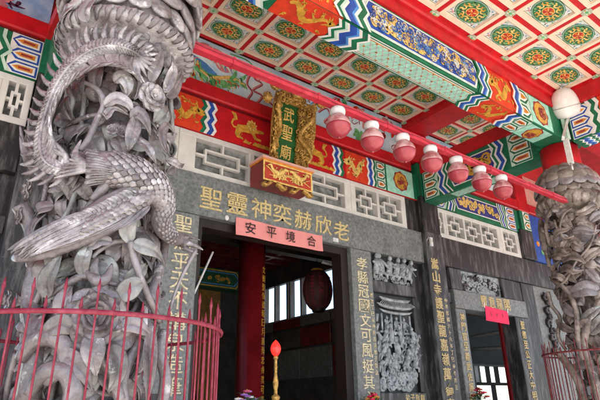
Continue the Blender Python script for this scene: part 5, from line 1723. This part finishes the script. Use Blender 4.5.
lf([(150, 82), (154, 70), (160, 58), (162, 48)], [.07, .1, .1, .08], .045, K)
lf([(164, 92), (170, 80), (174, 68), (172, 56)], [.07, .1, .11, .09], .05, KL)
lf([(166, 96), (174, 92), (180, 82), (182, 72)], [.06, .08, .09, .08], .04, K)
lf([(114, 82), (122, 76), (128, 86), (126, 98)], [.08, .12, .12, .09], .05, KL)
lf([(136, 76), (142, 82), (140, 92), (134, 100)], [.06, .09, .09, .07], .035, K)
lf([(166, 160), (174, 162), (180, 166), (184, 164)], [.1, .12, .12, .1], .03, KL)
lf([(56, 40), (60, 24), (66, 10), (78, 4)], [.08, .12, .14, .12], .075, KL)
lf([(88, 22), (84, 12), (90, 2), (100, -4)], [.14, .17, .18, .16], .05, K)
# small bird and bud below the wing
m = MB()
limb(m, [(84, 268), (92, 276), (100, 282), (108, 276), (112, 264)], [.08, .1, .11, .11, .1], [.01, .03, .036, .026, .006], [.01, .03, .034, .026, .006], K)
limb(m, [(98, 280), (94, 268), (98, 258)], [.1, .12, .11], [.02, .024, .004], [.012, .012, .004], K)
limb(m, [(103, 280), (106, 290), (114, 292)], [.1, .11, .1], [.02, .02, .004], [.014, .014, .004], K)
m.build('small_bird', lp)
for i, (px, py, rr_) in enumerate(((30, 190, .07), (22, 215, .06), (10, 300, .06), (122, 132, .04), (134, 108, .04), (112, 130, .035))):
    m = MB()
    c = H(px, py, .07)
    peony(m, c, LP.n(c), rr_, K, i, ((5, 1, .3), (4, .65, .9)))
    m.build('bud', lp)
filler(LP, 520, 15, -.2, 2.28, (K, K, KG), lp, lambda th, z: cos(th + radians(105)) < 0.1, (-.085, -.03), (.08, .14))
filler(LP, 260, 5, -1.4, 2.28, (K, K, KG), lp, None, (-.05, .02), (.07, .13))

# ---------------------------------------------------------------- right pillar
RP_ = Pillar(7.6, 3.25, .34)
rp = thing('carved_pillar', 'brownish carved stone pillar of leaves and vines at the right with a red top', 'pillar', (7.6, 3.25, FLOOR), 'carved stone pillars')
KB = 'carvedbrown'
shaft_mesh(RP_, FLOOR, 3.0, KB, .03, 9).build('shaft', rp)
m = MB()
m.lathe([(.50, FLOOR), (.52, FLOOR + .1), (.46, FLOOR + .25), (.40, FLOOR + .35)], (RP_.cx, RP_.cy, 0), KB, 32)
m.build('pillar_base', rp)
m = MB()
m.lathe([(.275, 3.0), (.275, 3.64)], (RP_.cx, RP_.cy, 0), 'red', 36)
m.build('red_shaft', rp)
m = MB()
m.box(7.37, 7.83, 3.0, 3.48, 3.645, 4.15, 'green')
m.box(7.33, 7.42, 2.955, 3.0, 3.645, 4.15, 'pgreen')
m.build('top_block', rp)
m = MB()
m.lathe([(.36, 2.56), (.42, 2.60), (.46, 2.66), (.475, 2.72), (.47, 2.77), (.43, 2.81), (.36, 2.84)], (RP_.cx, RP_.cy, 0), KB, 44)
for q in range(24):
    a = 2 * pi * q / 24
    m.tube([RP_.pol(a, 2.60, .08), RP_.pol(a + .05, 2.70, .135), RP_.pol(a + .08, 2.78, .11)], [.03, .045, .02], KB, rb=.016, nrm=RP_.n(RP_.pol(a, 2.7, 0)), seg=7)
for row, (z, r0, n) in enumerate(((2.88, .42, 15), (2.97, .455, 15), (3.06, .44, 14), (3.14, .39, 13), (3.20, .33, 12))): lotus_ring(m, RP_, z, r0 - .02, .15, n, 'carved' if row % 2 else KB, off=.5 * (row % 2))
m.build('capital', rp)
HR = RP_.hit
def rlf(pts, dr, w_, k):
    m = MB()
    P = [HR(a, b, d) for (a, b), d in zip(pts, dr)]
    leaf(m, P, [(RP_.n(p) + Vector((0, 0, .25))).normalized() for p in P], w_, k, .03)
    return m.build('leaf', rp)
def rbranch(pts, dr, ra, k=KB):
    m = MB()
    P = smooth_path([HR(a, b, dr) for a, b in pts], 5)
    m.tube(P, lerp_list(ra, 5), k, seg=8)
    return m.build('branch', rp)
D4 = [.06, .12, .13, .09]
for pts, w_, k in (([(600, 292), (588, 288), (575, 292), (564, 296)], .12, 'carved'), ([(562, 262), (570, 256), (578, 258), (586, 264)], .07, KB), ([(548, 256), (558, 252), (566, 254), (574, 250)], .06, KB),
                   ([(572, 232), (582, 230), (592, 232), (600, 230)], .07, 'carved'), ([(566, 244), (574, 240), (580, 244), (588, 242)], .05, KB), ([(582, 262), (590, 254), (597, 250), (603, 246)], .06, KB),
                   ([(556, 274), (566, 268), (574, 272), (584, 270)], .06, KB), ([(560, 300), (566, 308), (574, 314), (580, 318)], .07, 'carved'), ([(586, 268), (592, 274), (598, 280), (606, 282)], .06, 'carved'),
                   ([(574, 214), (584, 212), (594, 206), (600, 210)], .06, KB), ([(580, 322), (588, 316), (596, 310), (602, 306)], .07, 'carvedgreen'), ([(590, 334), (597, 326), (602, 318), (606, 312)], .08, 'carvedgreen'),
                   ([(556, 320), (562, 326), (570, 330), (578, 330)], .06, KB), ([(568, 284), (562, 278), (556, 276), (550, 280)], .05, KB), ([(552, 240), (558, 232), (566, 230), (572, 226)], .05, KB),
                   ([(590, 222), (596, 216), (602, 214), (608, 216)], .06, 'carved'), ([(586, 246), (594, 242), (600, 244), (606, 248)], .05, KB)):
    rlf(pts, D4, w_, k)
rbranch([(572, 208), (564, 214), (560, 226), (564, 238), (574, 236)], .11, [.018] * 5)
rbranch([(596, 225), (590, 245), (576, 262), (566, 280), (556, 288)], .12, [.016] * 5)
rbranch([(552, 280), (566, 290), (576, 310), (578, 340), (584, 360)], .12, [.03, .034, .036, .04, .03])
rbranch([(548, 292), (552, 306), (560, 318), (558, 336), (566, 350)], .10, [.03, .028, .03, .03, .024])
rbranch([(600, 300), (590, 320), (584, 345), (592, 370), (600, 400)], .08, [.04, .05, .05, .06, .06])
rbranch([(556, 350), (566, 362), (578, 380), (586, 402)], .08, [.05, .06, .06, .05])
rbranch([(562, 206), (550, 212), (546, 228), (550, 246)], .08, [.024, .03, .03, .024])
m = MB()
# little carved attendant on the left flank
c = HR(543, 232, .10)
up = ZF
m.tube([c + up * -.30, c + up * -.12, c + up * .06, c + up * .2], [.06, .075, .065, .03], KB, seg=8)
m.ell(c + up * .29, .055, KB)
m.ell(c + up * .35, (.06, .06, .03), KB)
m.tube([c + up * .12, c + Vector((-.1, -.05, -.02)), c + Vector((-.04, -.12, -.08))], [.03, .026, .016], KB, seg=6)
m.tube([c + up * -.3, c + Vector((-.02, 0, -.55))], [.05, .03], KB, seg=6)
m.build('figurine', rp)
filler(RP_, 420, 8, -1.4, 2.6, (KB, KB, 'carved'), rp, None, (-.05, .06), (.10, .19))

# white lamp on the right pillar
sl_ = thing('flood_lamp', 'white egg shaped lamp on a bracket at the top of the right carved pillar', 'lamp', (7.28, 2.98, 3.45))
lc = onY(565, 104, 2.88)
vd = lc.normalized()
side = vd.cross(ZF).normalized()
upv = side.cross(vd).normalized()
m = MB()
axis = (upv + side * -.02).normalized()
prof = [(.02, .245), (.07, .238), (.115, .212), (.15, .165), (.178, .095), (.196, .01), (.20, -.07), (.19, -.13), (.165, -.18), (.115, -.212), (.04, -.225)]
sg = 26
vs = [lc + axis * z + side * (rr_ * cos(2 * pi * j / sg)) + axis.cross(side) * (rr_ * .8 * sin(2 * pi * j / sg)) for rr_, z in prof for j in range(sg)]
fs = [(i * sg + j, i * sg + (j + 1) % sg, (i + 1) * sg + (j + 1) % sg, (i + 1) * sg + j) for i in range(len(prof) - 1) for j in range(sg)] + [tuple(range(sg)), tuple((len(prof) - 1) * sg + j for j in range(sg))]
m.add(vs, fs, 'lampwhite', True)
m.build('lamp_shell', sl_)
m = MB()
m.tube([lc - axis * .05 + side * (.204 * cos(2 * pi * j / 40)) + axis.cross(side) * (.165 * sin(2 * pi * j / 40)) for j in range(41)], .006, 'metal', seg=6)
m.tube([lc + axis * .23, lc + axis * .27], .02, 'metal', seg=8)
m.build('seam_ring', sl_)
m = MB()
a0, a1, a2 = lc - axis * .2, onY(563, 137, 2.95), onY(563, 140, 2.97)
m.tube([a0, (a0 + a1) / 2 + side * .0, a1, a2], .028, 'metal', seg=4, smooth=False)
m.build('bracket', sl_)
m = MB()
b0, b1 = onY(566, 140, 2.96), onY(571, 163, 2.93)
dirn = (b1 - b0).normalized()
m.tube([b0, b1], .05, 'porcelain', rb=.05, nrm=Vector((-.6, -.8, 0)), seg=4, smooth=False)
m.tube([b1, b1 + dirn * .12], .018, 'metal', seg=6)
m.build('junction_box', sl_)

# ================================================================== IRON FENCES ROUND THE PILLARS
def fence(label, cx, cy, R, zr, seed, k='fence_red'):
    t = thing('iron_fence', label, 'fence', (cx, cy, FLOOR), 'iron fences round the pillars')
    for z, rr_ in ((zr, .0085), (-1.35, .010)):
        m = MB()
        n = 72
        pts = [Vector((cx + R * cos(2 * pi * i / n), cy + R * sin(2 * pi * i / n), z)) for i in range(n + 1)]
        m.tube(pts, rr_, k, rb=.013, nrm=ZF, seg=6)
        m.build('hoop', t)
    n = 66
    r = random.Random(seed)
    for i in range(n):
        a = 2 * pi * (i + r.uniform(-.07, .07)) / n
        zt = zr + (.16 if i % 2 else .075) + r.uniform(-.008, .008)
        lean = r.uniform(-.012, .012)
        b = Vector((cx + (R - .018) * cos(a), cy + (R - .018) * sin(a), 0))
        tv = Vector((-sin(a), cos(a), 0)) * lean
        m = MB()
        P = [b + ZF * FLOOR, b + ZF * (zt - .07) + tv, b + ZF * (zt - .062) + tv, b + ZF * (zt - .045) + tv, b + ZF * zt + tv * 1.2]
        m.tube(P, [.0053, .0053, .0055, .0094, .0018], k, seg=7)
        m.build('bar', t)
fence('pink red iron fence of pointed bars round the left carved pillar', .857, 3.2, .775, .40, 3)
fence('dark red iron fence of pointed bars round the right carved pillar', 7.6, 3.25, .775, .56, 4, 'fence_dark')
